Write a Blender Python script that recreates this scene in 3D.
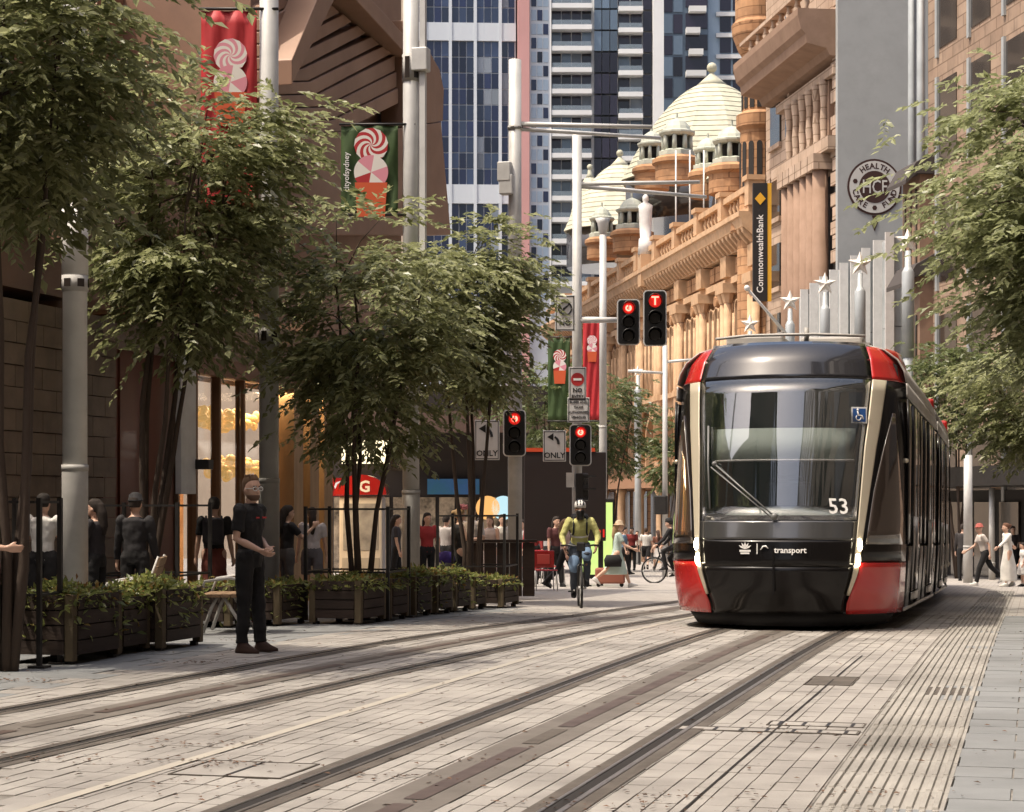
import bpy, bmesh, math, random
import numpy as np
from mathutils import Vector, Matrix
R = math.radians
random.seed(7)
for o in list(bpy.data.objects): bpy.data.objects.remove(o)
scene = bpy.context.scene
col = scene.collection

# ------------------------------------------------------------------ camera, sky, sun, exposure
FPX, HOR, EYE, YAW = 1950.0, 502.0, 1.5, 15.0          # focal length in pixels, horizon row, eye height, heading left of the street axis
cam = bpy.data.cameras.new('camera'); camo = bpy.data.objects.new('camera', cam); col.objects.link(camo)
cam.sensor_width = 36.0; cam.lens = FPX / 1024 * 36; cam.shift_y = (HOR - 406) / 1024
cam.clip_start = 0.1; cam.clip_end = 3000
camo.location = (0, 0, EYE); camo.rotation_euler = (R(90), 0, R(YAW))
scene.camera = camo
scene.render.resolution_x = 1024; scene.render.resolution_y = 812
scene.render.engine = 'CYCLES'
cy = scene.cycles; cy.max_bounces = 5; cy.diffuse_bounces = 2; cy.glossy_bounces = 2; cy.transmission_bounces = 2; cy.transparent_max_bounces = 8; cy.caustics_reflective = False; cy.caustics_refractive = False

SUN_EL, SUN_AZ = 66.0, 230.0                            # azimuth clockwise from +Y
world = bpy.data.worlds.new('World'); scene.world = world; world.use_nodes = True
wn = world.node_tree; wn.nodes.clear()
sky = wn.nodes.new('ShaderNodeTexSky'); sky.sky_type = 'NISHITA'; sky.sun_disc = False
sky.sun_elevation = R(SUN_EL); sky.sun_rotation = R(SUN_AZ); sky.dust_density = 7.0; sky.air_density = 1.0; sky.ozone_density = 0.3
bg = wn.nodes.new('ShaderNodeBackground'); bg.inputs[1].default_value = 0.15
wo = wn.nodes.new('ShaderNodeOutputWorld')
wn.links.new(sky.outputs[0], bg.inputs[0]); wn.links.new(bg.outputs[0], wo.inputs[0])
sl = bpy.data.lights.new('sun', 'SUN'); sl.energy = 2.6; sl.angle = R(0.6); sl.color = (1.0, 0.91, 0.76)
so = bpy.data.objects.new('sun', sl); col.objects.link(so)
sd = Vector((math.sin(R(SUN_AZ)) * math.cos(R(SUN_EL)), math.cos(R(SUN_AZ)) * math.cos(R(SUN_EL)), math.sin(R(SUN_EL))))
so.rotation_euler = sd.to_track_quat('Z', 'Y').to_euler(); so.location = (0, 0, 60)
vs = scene.view_settings
vs.view_transform = 'Standard'; vs.look = 'None'; vs.gamma = 1; vs.use_curve_mapping = False; vs.exposure = 0.66

# ------------------------------------------------------------------ where things stand
CY, SY = math.cos(R(YAW)), math.sin(R(YAW))
def zg(Y):
    """height of the street: level to about 21 m, then falling away by 2.2 per cent"""
    t = Y - 21
    return -0.011 * (t + math.sqrt(t * t + 16)) + 0.011 * (-21 + math.sqrt(21 * 21 + 16))
def C2W(u, d): return (u * CY - d * SY, u * SY + d * CY)
def P(px, py, d):
    u = (px - 512) / FPX * d; x, y = C2W(u, d)
    return Vector((x, y, EYE + (HOR - py) / FPX * d))
def G(px, d, up=0.0):
    x, y = C2W((px - 512) / FPX * d, d)
    return Vector((x, y, zg(y) + up))
def GX(px, X):
    k = (px - 512) / FPX; d = X / (k * CY - SY)
    return G(px, d), d

# ------------------------------------------------------------------ mesh builder
class MB:
    def __init__(s): s.v = []; s.f = []; s.s = []; s.M = Matrix()
    def add(s, vs_, fs, smooth=False):
        b = len(s.v); M = s.M
        s.v += [tuple(M @ Vector(p)) for p in vs_]
        s.f += [tuple(i + b for i in f) for f in fs]; s.s += [smooth] * len(fs)
        return s
    def box(s, x0, x1, y0, y1, z0, z1):
        return s.add([(x0,y0,z0),(x1,y0,z0),(x1,y1,z0),(x0,y1,z0),(x0,y0,z1),(x1,y0,z1),(x1,y1,z1),(x0,y1,z1)],
                     [(3,2,1,0),(4,5,6,7),(0,1,5,4),(1,2,6,5),(2,3,7,6),(3,0,4,7)])
    def cbox(s, cx, cy, cz, sx, sy, sz):
        return s.box(cx-sx/2, cx+sx/2, cy-sy/2, cy+sy/2, cz-sz/2, cz+sz/2)
    def bar(s, a, b, w, h=None):
        """square bar between two points"""
        a = Vector(a); b = Vector(b); h = h or w
        d = (b - a).normalized(); up = Vector((0,0,1)) if abs(d.z) < .95 else Vector((0,1,0))
        x = d.cross(up).normalized() * w / 2; y = x.cross(d).normalized() * h / 2
        return s.add([a-x-y,a+x-y,a+x+y,a-x+y,b-x-y,b+x-y,b+x+y,b-x+y],[(0,1,2,3),(7,6,5,4),(1,0,4,5),(2,1,5,6),(3,2,6,7),(0,3,7,4)])
    def tube(s, pts, rad, n=8, smooth=True, dome=False):
        pts = [Vector(p) for p in pts]; rad = list(rad) if hasattr(rad, '__len__') else [rad] * len(pts)
        if dome:
            d0 = (pts[0]-pts[1]).normalized(); d1 = (pts[-1]-pts[-2]).normalized()
            pts = [pts[0]+d0*rad[0]*.9, pts[0]+d0*rad[0]*.5] + pts + [pts[-1]+d1*rad[-1]*.5, pts[-1]+d1*rad[-1]*.9]
            rad = [rad[0]*.35, rad[0]*.85] + rad + [rad[-1]*.85, rad[-1]*.35]
        V = []; px = None
        for i, p in enumerate(pts):
            d = (pts[min(i+1, len(pts)-1)] - pts[max(i-1, 0)]).normalized()
            if px is None:
                up = Vector((0,0,1)) if abs(d.z) < .9 else Vector((0,1,0)); px = d.cross(up).normalized()
            px = (px - d * px.dot(d)).normalized(); py = d.cross(px)
            for k in range(n):
                a = 2*math.pi*k/n; V.append(p + px*math.cos(a)*rad[i] + py*math.sin(a)*rad[i])
        F = []
        for i in range(len(pts)-1):
            for k in range(n):
                k2 = (k+1) % n; F.append((i*n+k, i*n+k2, i*n+n+k2, i*n+n+k))
        s.add(V, F, smooth); b = len(s.v) - len(V)
        s.f += [tuple(b+k for k in range(n))[::-1], tuple(b+(len(pts)-1)*n+k for k in range(n))]; s.s += [False, False]
        return s
    def rings(s, rs, n=16, smooth=True, x0=0, y0=0):
        """horizontal elliptical rings (cx, cy, cz, rx, ry) from bottom to top, closed"""
        V = []
        for cx, cy, cz, rx, ry in rs:
            for k in range(n):
                a = 2*math.pi*k/n; V.append((x0+cx+rx*math.cos(a), y0+cy+ry*math.sin(a), cz))
        F = []
        for i in range(len(rs)-1):
            for k in range(n):
                k2 = (k+1) % n; F.append((i*n+k, i*n+k2, i*n+n+k2, i*n+n+k))
        s.add(V, F, smooth); b = len(s.v) - len(V)
        s.f += [tuple(b+k for k in range(n))[::-1], tuple(b+(len(rs)-1)*n+k for k in range(n))]; s.s += [False, False]
        return s
    def lathe(s, prof, c=(0,0,0), n=16, smooth=True):
        return s.rings([(c[0], c[1], c[2]+z, r, r) for r, z in prof], n, smooth)
    def ball(s, c, r, n=10, m=7):
        rx, ry, rz = r if hasattr(r, '__len__') else (r, r, r)
        return s.rings([(c[0], c[1], c[2]-rz*math.cos(math.pi*(i+.02)/(m+.04)), max(1e-3, rx*math.sin(math.pi*(i+.02)/(m+.04))), max(1e-3, ry*math.sin(math.pi*(i+.02)/(m+.04)))) for i in range(m+1)], n)
    def poly(s, pts, t, axis='y'):
        """outline [(a, b)] extruded by t: axis y -> (a, 0..t, b); x -> (0..t, a, b); z -> (a, b, 0..t)"""
        n = len(pts); mk = {'y': lambda a,b,k: (a,k,b), 'x': lambda a,b,k: (k,a,b), 'z': lambda a,b,k: (a,b,k)}[axis]
        V = [mk(a,b,0) for a,b in pts] + [mk(a,b,t) for a,b in pts]
        F = [tuple(range(n)), tuple(range(2*n-1, n-1, -1))] + [(i, n+i, n+(i+1)%n, (i+1)%n) for i in range(n)]
        return s.add(V, F)
    def grid(s, rows, smooth=True):
        n = len(rows[0]); V = [p for r in rows for p in r]
        return s.add(V, [(i*n+k, i*n+k+1, i*n+n+k+1, i*n+n+k) for i in range(len(rows)-1) for k in range(n-1)], smooth)
    def mesh(s, name, m=None, fix=True):
        me = bpy.data.meshes.new(name); me.from_pydata(s.v, [], s.f)
        me.polygons.foreach_set('use_smooth', s.s)
        if m: me.materials.append(m)
        if fix:
            bm = bmesh.new(); bm.from_mesh(me); bmesh.ops.recalc_face_normals(bm, faces=bm.faces); bm.to_mesh(me); bm.free()
        me.update(); return me
    def build(s, name, m, parent=None, bevel=0, fix=True, loc=None, rz=0):
        return link(name, s.mesh(name, m, fix), parent, bevel, loc, rz)
def link(name, me, parent=None, bevel=0, loc=None, rz=0):
    o = bpy.data.objects.new(name, me); col.objects.link(o); o.parent = parent
    if loc is not None: o.location = loc
    if rz: o.rotation_euler.z = rz
    if bevel:
        b = o.modifiers.new('bevel', 'BEVEL'); b.width = bevel; b.segments = 2; b.limit_method = 'ANGLE'; b.angle_limit = R(40)
    return o
def tag(o, label=None, cat=None, group=None, kind=None):
    if label: o['label'] = label
    if cat: o['category'] = cat
    if group: o['group'] = group
    if kind: o['kind'] = kind
    return o
def thing(name, label, cat, loc=(0,0,0), rz=0, group=None):
    o = bpy.data.objects.new(name, None); col.objects.link(o); o.empty_display_size = .2
    o.location = loc; o.rotation_euler.z = rz
    return tag(o, label, cat, group)
def copy_tree(o, parent=None):
    c = o.copy(); col.objects.link(c); c.parent = parent
    for ch in [x for x in bpy.data.objects if x.parent == o]: copy_tree(ch, c)
    return c
def npmesh(name, verts, quads, m, smooth=False):
    me = bpy.data.meshes.new(name); nv, nf = len(verts), len(quads)
    me.vertices.add(nv); me.vertices.foreach_set('co', np.asarray(verts, dtype=np.float32).ravel())
    me.loops.add(nf*4); me.loops.foreach_set('vertex_index', np.asarray(quads, dtype=np.int32).ravel())
    me.polygons.add(nf); me.polygons.foreach_set('loop_start', np.arange(0, nf*4, 4, dtype=np.int32))
    me.polygons.foreach_set('use_smooth', [smooth]*nf)
    me.update(calc_edges=True); me.materials.append(m); return me
def text(name, body, size, m, parent, loc, rot=(R(90),0,0), depth=.004, align='CENTER', bold=0.0):
    cu = bpy.data.curves.new(name, 'FONT'); cu.body = body; cu.size = size; cu.align_x = align; cu.align_y = 'CENTER'
    cu.extrude = depth; cu.offset = bold * size; cu.resolution_u = 2
    t = bpy.data.objects.new(name, cu); col.objects.link(t)
    dg = bpy.context.evaluated_depsgraph_get(); me = bpy.data.meshes.new_from_object(t.evaluated_get(dg))
    bpy.data.objects.remove(t); me.materials.clear(); me.materials.append(m)
    o = link(name, me, parent); o.location = loc; o.rotation_euler = rot
    return o

# ------------------------------------------------------------------ materials
MATS = {}
def mat(name, c, rough=.6, metal=0.0, c2=None, scale=6.0, bump=0.0, bscale=None, spec=None, emit=None, estr=0.0, coat=0.0, isl=0.0, trans=0.0, alpha=None, detail=3, stretch=None, grime=0.0, blocks=None, world=False):
    if name in MATS: return MATS[name]
    m = bpy.data.materials.new(name); m.use_nodes = True; nt = m.node_tree; N = nt.nodes; L = nt.links
    b = N['Principled BSDF']; b.inputs['Roughness'].default_value = rough; b.inputs['Metallic'].default_value = metal
    b.inputs['Base Color'].default_value = (*c, 1)
    if spec is not None: b.inputs['Specular IOR Level'].default_value = spec
    if coat: b.inputs['Coat Weight'].default_value = coat; b.inputs['Coat Roughness'].default_value = .04
    if emit: b.inputs['Emission Color'].default_value = (*emit, 1); b.inputs['Emission Strength'].default_value = estr
    if trans: b.inputs['Transmission Weight'].default_value = trans
    if alpha is not None: b.inputs['Alpha'].default_value = alpha
    src = None
    tc = N.new('ShaderNodeTexCoord'); co = tc.outputs['Object']
    if world: co = N.new('ShaderNodeNewGeometry').outputs['Position']
    if stretch:
        mp = N.new('ShaderNodeMapping'); mp.inputs['Scale'].default_value = stretch; L.new(co, mp.inputs[0]); co = mp.outputs[0]
    def noise(sc, det=detail):
        n = N.new('ShaderNodeTexNoise'); n.inputs['Scale'].default_value = sc; n.inputs['Detail'].default_value = det; n.inputs['Roughness'].default_value = .6
        L.new(co, n.inputs['Vector']); return n
    if c2:
        n = noise(scale); r = N.new('ShaderNodeMapRange'); r.inputs[1].default_value = .32; r.inputs[2].default_value = .68; L.new(n.outputs[0], r.inputs[0])
        mx = N.new('ShaderNodeMix'); mx.data_type = 'RGBA'; mx.inputs[6].default_value = (*c, 1); mx.inputs[7].default_value = (*c2, 1)
        L.new(r.outputs[0], mx.inputs[0]); src = mx.outputs[2]
        rr = N.new('ShaderNodeMapRange'); rr.inputs[3].default_value = max(0.02, rough-.12); rr.inputs[4].default_value = min(1, rough+.12); L.new(n.outputs[0], rr.inputs[0]); L.new(rr.outputs[0], b.inputs['Roughness'])
    if grime:
        n = noise(1.7, 4) if not world else noise(.55, 6); r = N.new('ShaderNodeMapRange'); r.inputs[1].default_value = .45; r.inputs[2].default_value = .75; r.inputs[4].default_value = grime; L.new(n.outputs[0], r.inputs[0])
        mx = N.new('ShaderNodeMix'); mx.data_type = 'RGBA'; mx.inputs[7].default_value = (.05, .042, .034, 1)
        if src: L.new(src, mx.inputs[6])
        else: mx.inputs[6].default_value = (*c, 1)
        L.new(r.outputs[0], mx.inputs[0]); src = mx.outputs[2]
    if blocks:
        sp = N.new('ShaderNodeSeparateXYZ'); L.new(tc.outputs['Object'], sp.inputs[0]); ad0 = N.new('ShaderNodeMath'); ad0.operation = 'ADD'; L.new(sp.outputs[0], ad0.inputs[0]); L.new(sp.outputs[1], ad0.inputs[1])
        cb = N.new('ShaderNodeCombineXYZ'); L.new(ad0.outputs[0], cb.inputs[0]); L.new(sp.outputs[2], cb.inputs[1])
        bk = N.new('ShaderNodeTexBrick'); L.new(cb.outputs[0], bk.inputs['Vector']); bk.inputs['Scale'].default_value = 1; bk.inputs['Brick Width'].default_value = blocks[0]; bk.inputs['Row Height'].default_value = blocks[1]; bk.inputs['Mortar Size'].default_value = .025
        bk.inputs['Color1'].default_value = (1,1,1,1); bk.inputs['Color2'].default_value = (.80,.78,.76,1); bk.inputs['Mortar'].default_value = (.5,.46,.42,1)
        mx = N.new('ShaderNodeMix'); mx.data_type = 'RGBA'; mx.blend_type = 'MULTIPLY'; mx.inputs[0].default_value = 1
        if src: L.new(src, mx.inputs[6])
        else: mx.inputs[6].default_value = (*c, 1)
        L.new(bk.outputs[0], mx.inputs[7]); src = mx.outputs[2]
    if isl:
        g = N.new('ShaderNodeNewGeometry'); oi = N.new('ShaderNodeObjectInfo')
        ad = N.new('ShaderNodeMath'); ad.operation = 'ADD'; L.new(g.outputs['Random Per Island'], ad.inputs[0]); L.new(oi.outputs['Random'], ad.inputs[1])
        fr = N.new('ShaderNodeMath'); fr.operation = 'FRACT'; L.new(ad.outputs[0], fr.inputs[0])
        r = N.new('ShaderNodeMapRange'); r.inputs[3].default_value = 1-isl; r.inputs[4].default_value = 1+isl; L.new(fr.outputs[0], r.inputs[0])
        hs = N.new('ShaderNodeHueSaturation'); L.new(r.outputs[0], hs.inputs['Value'])
        if src: L.new(src, hs.inputs['Color'])
        else: hs.inputs['Color'].default_value = (*c, 1)
        src = hs.outputs[0]
    if src: L.new(src, b.inputs['Base Color'])
    if bump:
        n = noise(bscale or scale*4); bp = N.new('ShaderNodeBump'); bp.inputs['Strength'].default_value = bump; bp.inputs['Distance'].default_value = .02
        L.new(n.outputs[0], bp.inputs['Height']); L.new(bp.outputs[0], b.inputs['Normal'])
    MATS[name] = m; return m
def leafmat(name, c, c2):
    if name in MATS: return MATS[name]
    m = bpy.data.materials.new(name); m.use_nodes = True; nt = m.node_tree; N = nt.nodes; L = nt.links
    b = N['Principled BSDF']; b.inputs['Roughness'].default_value = .36
    g = N.new('ShaderNodeNewGeometry'); mx = N.new('ShaderNodeMix'); mx.data_type = 'RGBA'
    mx.inputs[6].default_value = (*c, 1); mx.inputs[7].default_value = (*c2, 1); L.new(g.outputs['Random Per Island'], mx.inputs[0])
    L.new(mx.outputs[2], b.inputs['Base Color'])
    t = N.new('ShaderNodeBsdfTranslucent'); hs = N.new('ShaderNodeHueSaturation'); hs.inputs['Value'].default_value = 1.5; L.new(mx.outputs[2], hs.inputs['Color']); L.new(hs.outputs[0], t.inputs[0])
    ms = N.new('ShaderNodeMixShader'); ms.inputs[0].default_value = .42; L.new(b.outputs[0], ms.inputs[1]); L.new(t.outputs[0], ms.inputs[2])
    L.new(ms.outputs[0], N['Material Output'].inputs[0]); MATS[name] = m; return m
def glassmat(name, tint=(.02,.025,.025), alpha=.35, rough=.02, ior=1.5):
    """window glass: mirror-like coat over a partly see-through tint"""
    if name in MATS: return MATS[name]
    m = bpy.data.materials.new(name); m.use_nodes = True; nt = m.node_tree; N = nt.nodes; L = nt.links
    b = N['Principled BSDF']; b.inputs['Base Color'].default_value = (*tint, 1); b.inputs['Roughness'].default_value = rough
    b.inputs['IOR'].default_value = 1.55
    t = N.new('ShaderNodeBsdfTransparent'); gl = N.new('ShaderNodeBsdfGlossy'); gl.inputs['Roughness'].default_value = rough
    ms = N.new('ShaderNodeMixShader'); ms.inputs[0].default_value = alpha; L.new(t.outputs[0], ms.inputs[1]); L.new(b.outputs[0], ms.inputs[2])
    lw = N.new('ShaderNodeLayerWeight'); lw.inputs[0].default_value = .5; f0 = ((ior-1)/(ior+1))**2
    pw_ = N.new('ShaderNodeMath'); pw_.operation = 'POWER'; pw_.inputs[1].default_value = 5; L.new(lw.outputs['Facing'], pw_.inputs[0])
    fr = N.new('ShaderNodeMath'); fr.operation = 'MULTIPLY_ADD'; fr.inputs[1].default_value = 1-f0; fr.inputs[2].default_value = f0; L.new(pw_.outputs[0], fr.inputs[0])
    m2 = N.new('ShaderNodeMixShader'); L.new(fr.outputs[0], m2.inputs[0]); L.new(ms.outputs[0], m2.inputs[1]); L.new(gl.outputs[0], m2.inputs[2])
    L.new(m2.outputs[0], N['Material Output'].inputs[0]); MATS[name] = m; return m

M_sett = mat('granite_sett', (.34,.315,.285), .75, c2=(.25,.23,.21), scale=1.1, bump=.25, bscale=60, isl=.05, grime=.38, world=True)
M_joint = mat('joint_mortar', (.26,.24,.215), .9, c2=(.12,.105,.09), scale=3.5)
M_slab = mat('bluestone_slab', (.225,.23,.23), .7, c2=(.18,.185,.185), scale=1.6, bump=.2, bscale=50, isl=.07, grime=.35, world=True)
M_asph = mat('asphalt_ground', (.20,.19,.18), .85, c2=(.15,.145,.14), scale=1.3, bump=.3, bscale=40)
M_tact = mat('tactile_stone', (.345,.322,.288), .75, c2=(.25,.232,.207), scale=1.5, bump=.2, bscale=60, isl=.05, grime=.6, world=True)
M_steel = mat('polished_rail_steel', (.40,.36,.32), .4, .9, c2=(.22,.19,.16), scale=8, stretch=(10,.6,1))
M_groove = mat('rail_groove', (.012,.009,.007), .9)
M_bed = mat('rail_bed_concrete', (.105,.088,.072), .85, c2=(.065,.053,.043), scale=3, bump=.3, bscale=30, grime=.3)
M_aps = mat('power_strip_resin', (.15,.13,.11), .7, c2=(.105,.09,.075), scale=2, bump=.2)
M_apsm = mat('power_strip_metal', (.115,.082,.066), .55, .3, c2=(.075,.052,.042), scale=3)
M_cream = mat('cream_stone', (.38,.345,.29), .75, c2=(.31,.28,.24), scale=2, bump=.2)
M_black = mat('black_paint', (.012,.011,.011), .35)
M_dkmetal = mat('dark_metal', (.014,.012,.011), .5, .1, c2=(.022,.019,.017))
M_galv = mat('galvanised_steel', (.62,.61,.585), .5, .1, c2=(.54,.53,.51), scale=3, grime=.15, bump=.05)
M_galvd = mat('grey_pole_base', (.47,.455,.43), .6, .05, c2=(.40,.385,.36), scale=3, grime=.3)
M_white = mat('white_paint', (.75,.73,.70), .5, c2=(.66,.64,.61), scale=4)
M_lit_red = mat('red_lamp', (.5,.02,.02), .4, emit=(1,.06,.04), estr=9)
M_lit_redd = mat('red_lens', (.35,.015,.012), .3, emit=(1,.03,.02), estr=.35)
M_darklens = mat('dark_lens', (.02,.018,.016), .2)
M_red = mat('red_gloss', (.42,.018,.016), .22, coat=.8, c2=(.34,.014,.014), scale=2)

# ------------------------------------------------------------------ ground, paving, tracks
def strip(name, m, xl, xr, ys, dz, parent=None):
    """sheet between two edges xl(Y), xr(Y) following the fall of the street"""
    mb = MB(); mb.grid([[(xl(y), y, zg(y)+dz), (xr(y), y, zg(y)+dz)] for y in ys], smooth=False)
    return mb.build(name, m, parent, fix=False)
c_ = lambda v: (lambda y: v)
YS = [-60, -30, 0] + [i*.8+6 for i in range(40)] + [40, 45, 50, 60, 75, 90, 120, 160, 220]
g = MB(); xs = [-900, -120, -40, -14, -8, -1, 5, 14, 60, 200, 900]
g.grid([[(x, y, zg(y)-.035) for x in xs] for y in [-300]+YS+[400, 900, 1500]], smooth=False)
tag(g.build('ground', M_asph, fix=False), kind='structure')

pav = tag(strip('track_pavement', M_joint, c_(-8.0), c_(-1.07), [y for y in YS if y <= 45], -.0075), kind='structure')
# far part of the same paving: brick pattern carries on in the material
mfar = bpy.data.materials.new('far_setts'); mfar.use_nodes = True
nt = mfar.node_tree; bt = nt.nodes.new('ShaderNodeTexBrick'); tc = nt.nodes.new('ShaderNodeTexCoord'); mp = nt.nodes.new('ShaderNodeMapping')
mp.inputs['Rotation'].default_value = (0, 0, R(90)); nt.links.new(tc.outputs['Object'], mp.inputs[0]); nt.links.new(mp.outputs[0], bt.inputs['Vector'])
bt.inputs['Color1'].default_value = (.38,.35,.32,1); bt.inputs['Color2'].default_value = (.31,.285,.26,1); bt.inputs['Mortar'].default_value = (.22,.195,.17,1)
bt.inputs['Scale'].default_value = 1; bt.inputs['Brick Width'].default_value = .3; bt.inputs['Row Height'].default_value = .13; bt.inputs['Mortar Size'].default_value = .006; bt.offset = 0
nt.links.new(bt.outputs[0], nt.nodes['Principled BSDF'].inputs['Base Color']); nt.nodes['Principled BSDF'].inputs['Roughness'].default_value = .75
tag(strip('far_pavement', mfar, c_(-60), c_(60), [30.2, 32, 34, 36, 38, 40, 45, 50, 60, 75, 90, 120, 160, 220], -.001), kind='structure')

def inview(x, y, mg=30):
    u = x*CY + y*SY; d = y*CY - x*SY
    if d < 5: return None
    px = 512 + u/d*FPX; py = HOR + (EYE - zg(y))/d*FPX
    return (px, py, d) if -mg < px < 1024+mg and py < 812+mg else None
sett_w, sett_l, jg = .128, .30, .004
def sett_mesh(w, l):
    mb = MB(); e = .0025
    mb.add([(0,0,-.02),(w,0,-.02),(w,l,-.02),(0,l,-.02),(e,e,0),(w-e,e,0),(w-e,l-e,0),(e,l-e,0)], [(4,5,6,7),(0,1,5,4),(1,2,6,5),(2,3,7,6),(3,0,4,7)])
    return mb
setts = []
xx = -7.99; ci = 0
while xx < -1.07 - sett_w:
    y = 7.5
    while y < 30.1:
        if inview(xx, y): setts.append((xx, y))
        y += sett_l
    xx += sett_w; ci += 1
setts.sort(key=lambda p: p[0]**2 + p[1]**2)
smesh = sett_mesh(sett_w-jg, sett_l-jg).mesh('sett', M_sett, fix=False)
rs = random.Random(3); bulk = MB()
for i, (x, y) in enumerate(setts):
    dz = rs.uniform(-.003, .001); w = sett_w-jg; l = sett_l-jg; e = .0025
    if i < 300:
        o = link('sett', smesh, pav, loc=(x, y, zg(y)+dz)); o.rotation_euler = (rs.uniform(-.006,.006), rs.uniform(-.01,.01), rs.uniform(-.006,.006))
    else:
        z = zg(y) + dz; z2 = zg(y+l) + dz; a, b2 = rs.uniform(-.0015,.0015), rs.uniform(-.0015,.0015)
        bulk.add([(x,y,z-.02),(x+w,y,z-.02),(x+w,y+l,z2-.02),(x,y+l,z2-.02),(x+e,y+e,z+a),(x+w-e,y+e,z+b2),(x+w-e,y+l-e,z2+b2),(x+e,y+l-e,z2+a)], [(4,5,6,7),(0,1,5,4),(1,2,6,5),(2,3,7,6),(3,0,4,7)])
tag(bulk.build('setts', M_sett, pav, fix=False), kind='stuff')

# left and right footways of larger bluestone slabs
def slabs(name, x0, x1, y0, y1, w, l, stag):
    base = tag(strip(name, M_joint, c_(x0), c_(x1), [y for y in YS if y0 <= y <= y1+8], -.009), kind='structure')
    me = sett_mesh(w-.008, l-.008).mesh('slab', M_slab, fix=False); rr = random.Random(5)
    j = 0; y = y0
    n = 0; rest = []
    while y < y1:
        x = x0 - (stag if j % 2 else 0)
        while x < x1 - .05:
            if inview(x, y, 60) or inview(x+w, y, 60): rest.append((x, y))
            x += w
        y += l; j += 1
    rest.sort(key=lambda p: p[0]**2+p[1]**2)
    big = MB()
    for i, (x, y) in enumerate(rest):
        dz = rr.uniform(-.003, .002)
        if i < 300: o = link('slab', me, base, loc=(x, y, zg(y)+dz)); o.rotation_euler.x = math.atan2(zg(y+l)-zg(y), l)
        else:
            wv, lv, z, z2 = w-.008, l-.008, zg(y)+dz, zg(y+l)+dz
            big.add([(x,y,z-.02),(x+wv,y,z-.02),(x+wv,y+lv,z2-.02),(x,y+lv,z2-.02),(x,y,z),(x+wv,y,z),(x+wv,y+lv,z2),(x,y+lv,z2)], [(4,5,6,7),(0,1,5,4),(1,2,6,5),(2,3,7,6),(3,0,4,7)])
    if big.v: tag(big.build('slabs', M_slab, base, fix=False), kind='stuff')
    return base
slabs('right_footway', -.42, 4.5, 7.2, 30, .62, .42, .31)
slabs('left_footway', -13.4, -8.02, 12, 30, .60, .45, .3)

# tactile strip: ribbed tiles with one tile row of studs
tb = tag(strip('tactile_strip', M_joint, c_(-1.065), c_(-.425), YS[:-8], -.006), kind='structure')
rib = MB(); W_ = .632; L_ = .592
rib.box(0, W_, 0, L_, -.02, 0)
for k in range(10):
    x = .012 + k*.0625
    rib.add([(x,.008,0),(x+.036,.008,0),(x+.036,L_-.008,0),(x,L_-.008,0),(x+.006,.014,.014),(x+.030,.014,.014),(x+.030,L_-.014,.014),(x+.006,L_-.014,.014)],[(4,5,6,7),(0,1,5,4),(1,2,6,5),(2,3,7,6),(3,0,4,7)])
ribm = rib.mesh('tactile_tile', M_tact, fix=False)
stud = MB(); stud.box(0, W_, 0, L_, -.02, 0)
for a in range(10):
    for b_ in range(9): stud.lathe([(.018,0),(.016,.006),(.010,.009)], (.034+a*.0625, .036+b_*.065, 0), 8, False)
studm = stud.mesh('tactile_tile', M_tact, fix=False)
y = 7.3; k = 0
while y < 46:
    o = link('tactile_tile', studm if k in (3, 9) else ribm, tb, loc=(-1.06, y, zg(y)+.001)); o.rotation_euler.x = math.atan2(zg(y+.6)-zg(y), .6)
    y += .6; k += 1

# tram tracks: groove rails either side of a ground-level power strip
def track(name, xc, ys, g2=.75):
    root = tag(bpy.data.objects.new(name, None), kind='structure'); col.objects.link(root)
    for sgn in (-1, 1):
        c = lambda y, s=sgn: xc(y) + s*g2
        for side, wd in ((-1, .075), (1, .085)):
            strip('rail_bed', M_bed, lambda y, s=side, w=wd: c(y)+ (-.055-w if s < 0 else .068), lambda y, s=side, w=wd: c(y) + (-.055 if s < 0 else .068+w), ys, .004, root)
        # head, groove, keeper: groove lies on the inner side of the rail
        o1, o2, o3, o4 = (-.055, -.035, .040, .065) if sgn < 0 else (-.055, -.035, .035, .068)
        if sgn < 0: heads = [(o1, o2), (o3, o4)]; gr = (o2, o3)
        else: heads = [(o1, o2), (o3, o4)]; gr = (o2, o3)
        strip('rail_groove', M_groove, lambda y: c(y)+gr[0], lambda y: c(y)+gr[1], ys, .003, root)
        for h in heads: strip('rail_head', M_steel, lambda y, h=h: c(y)+h[0], lambda y, h=h: c(y)+h[1], ys, .008, root)
    ap = strip('power_strip', M_aps, lambda y: xc(y)-.20, lambda y: xc(y)+.20, ys, .005, root)
    yy = ys[0]; k = 0
    while yy < ys[-1] - 3 and yy < 45:
        if yy > 5: strip('contact_segment', M_apsm if k % 3 else M_bed, lambda y: xc(y)-.055, lambda y: xc(y)+.055, [yy+.05, yy+.8, yy+1.6, yy+2.2] if k % 3 else [yy+.1, yy+.9], .009, ap)
        yy += 2.3 if k % 3 else 1.0; k += 1
    return root
def bend(y):                       # beyond the tram the street swings left
    t = max(0, y-42); return -t*t/150 if t < 30 else -6 - (t-30)*.4
ysr = [y for y in YS if 4 < y < 38] + [38, 40, 42, 45, 48, 52, 56, 60, 66, 72, 80]
track('tram_track', lambda y: -3.02 + bend(y), ysr)
def xl(y):
    pts = [(5, -6.75), (12, -6.46), (21, -6.05), (28, -5.72), (35, -5.52), (40, -5.45), (200, -5.45)]
    for (a, b_), (c2, d2) in zip(pts, pts[1:]):
        if y <= c2: return b_ + (d2-b_)*(y-a)/(c2-a) + bend(y)
    return pts[-1][1] + bend(y)
track('tram_track', xl, ysr)
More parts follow.
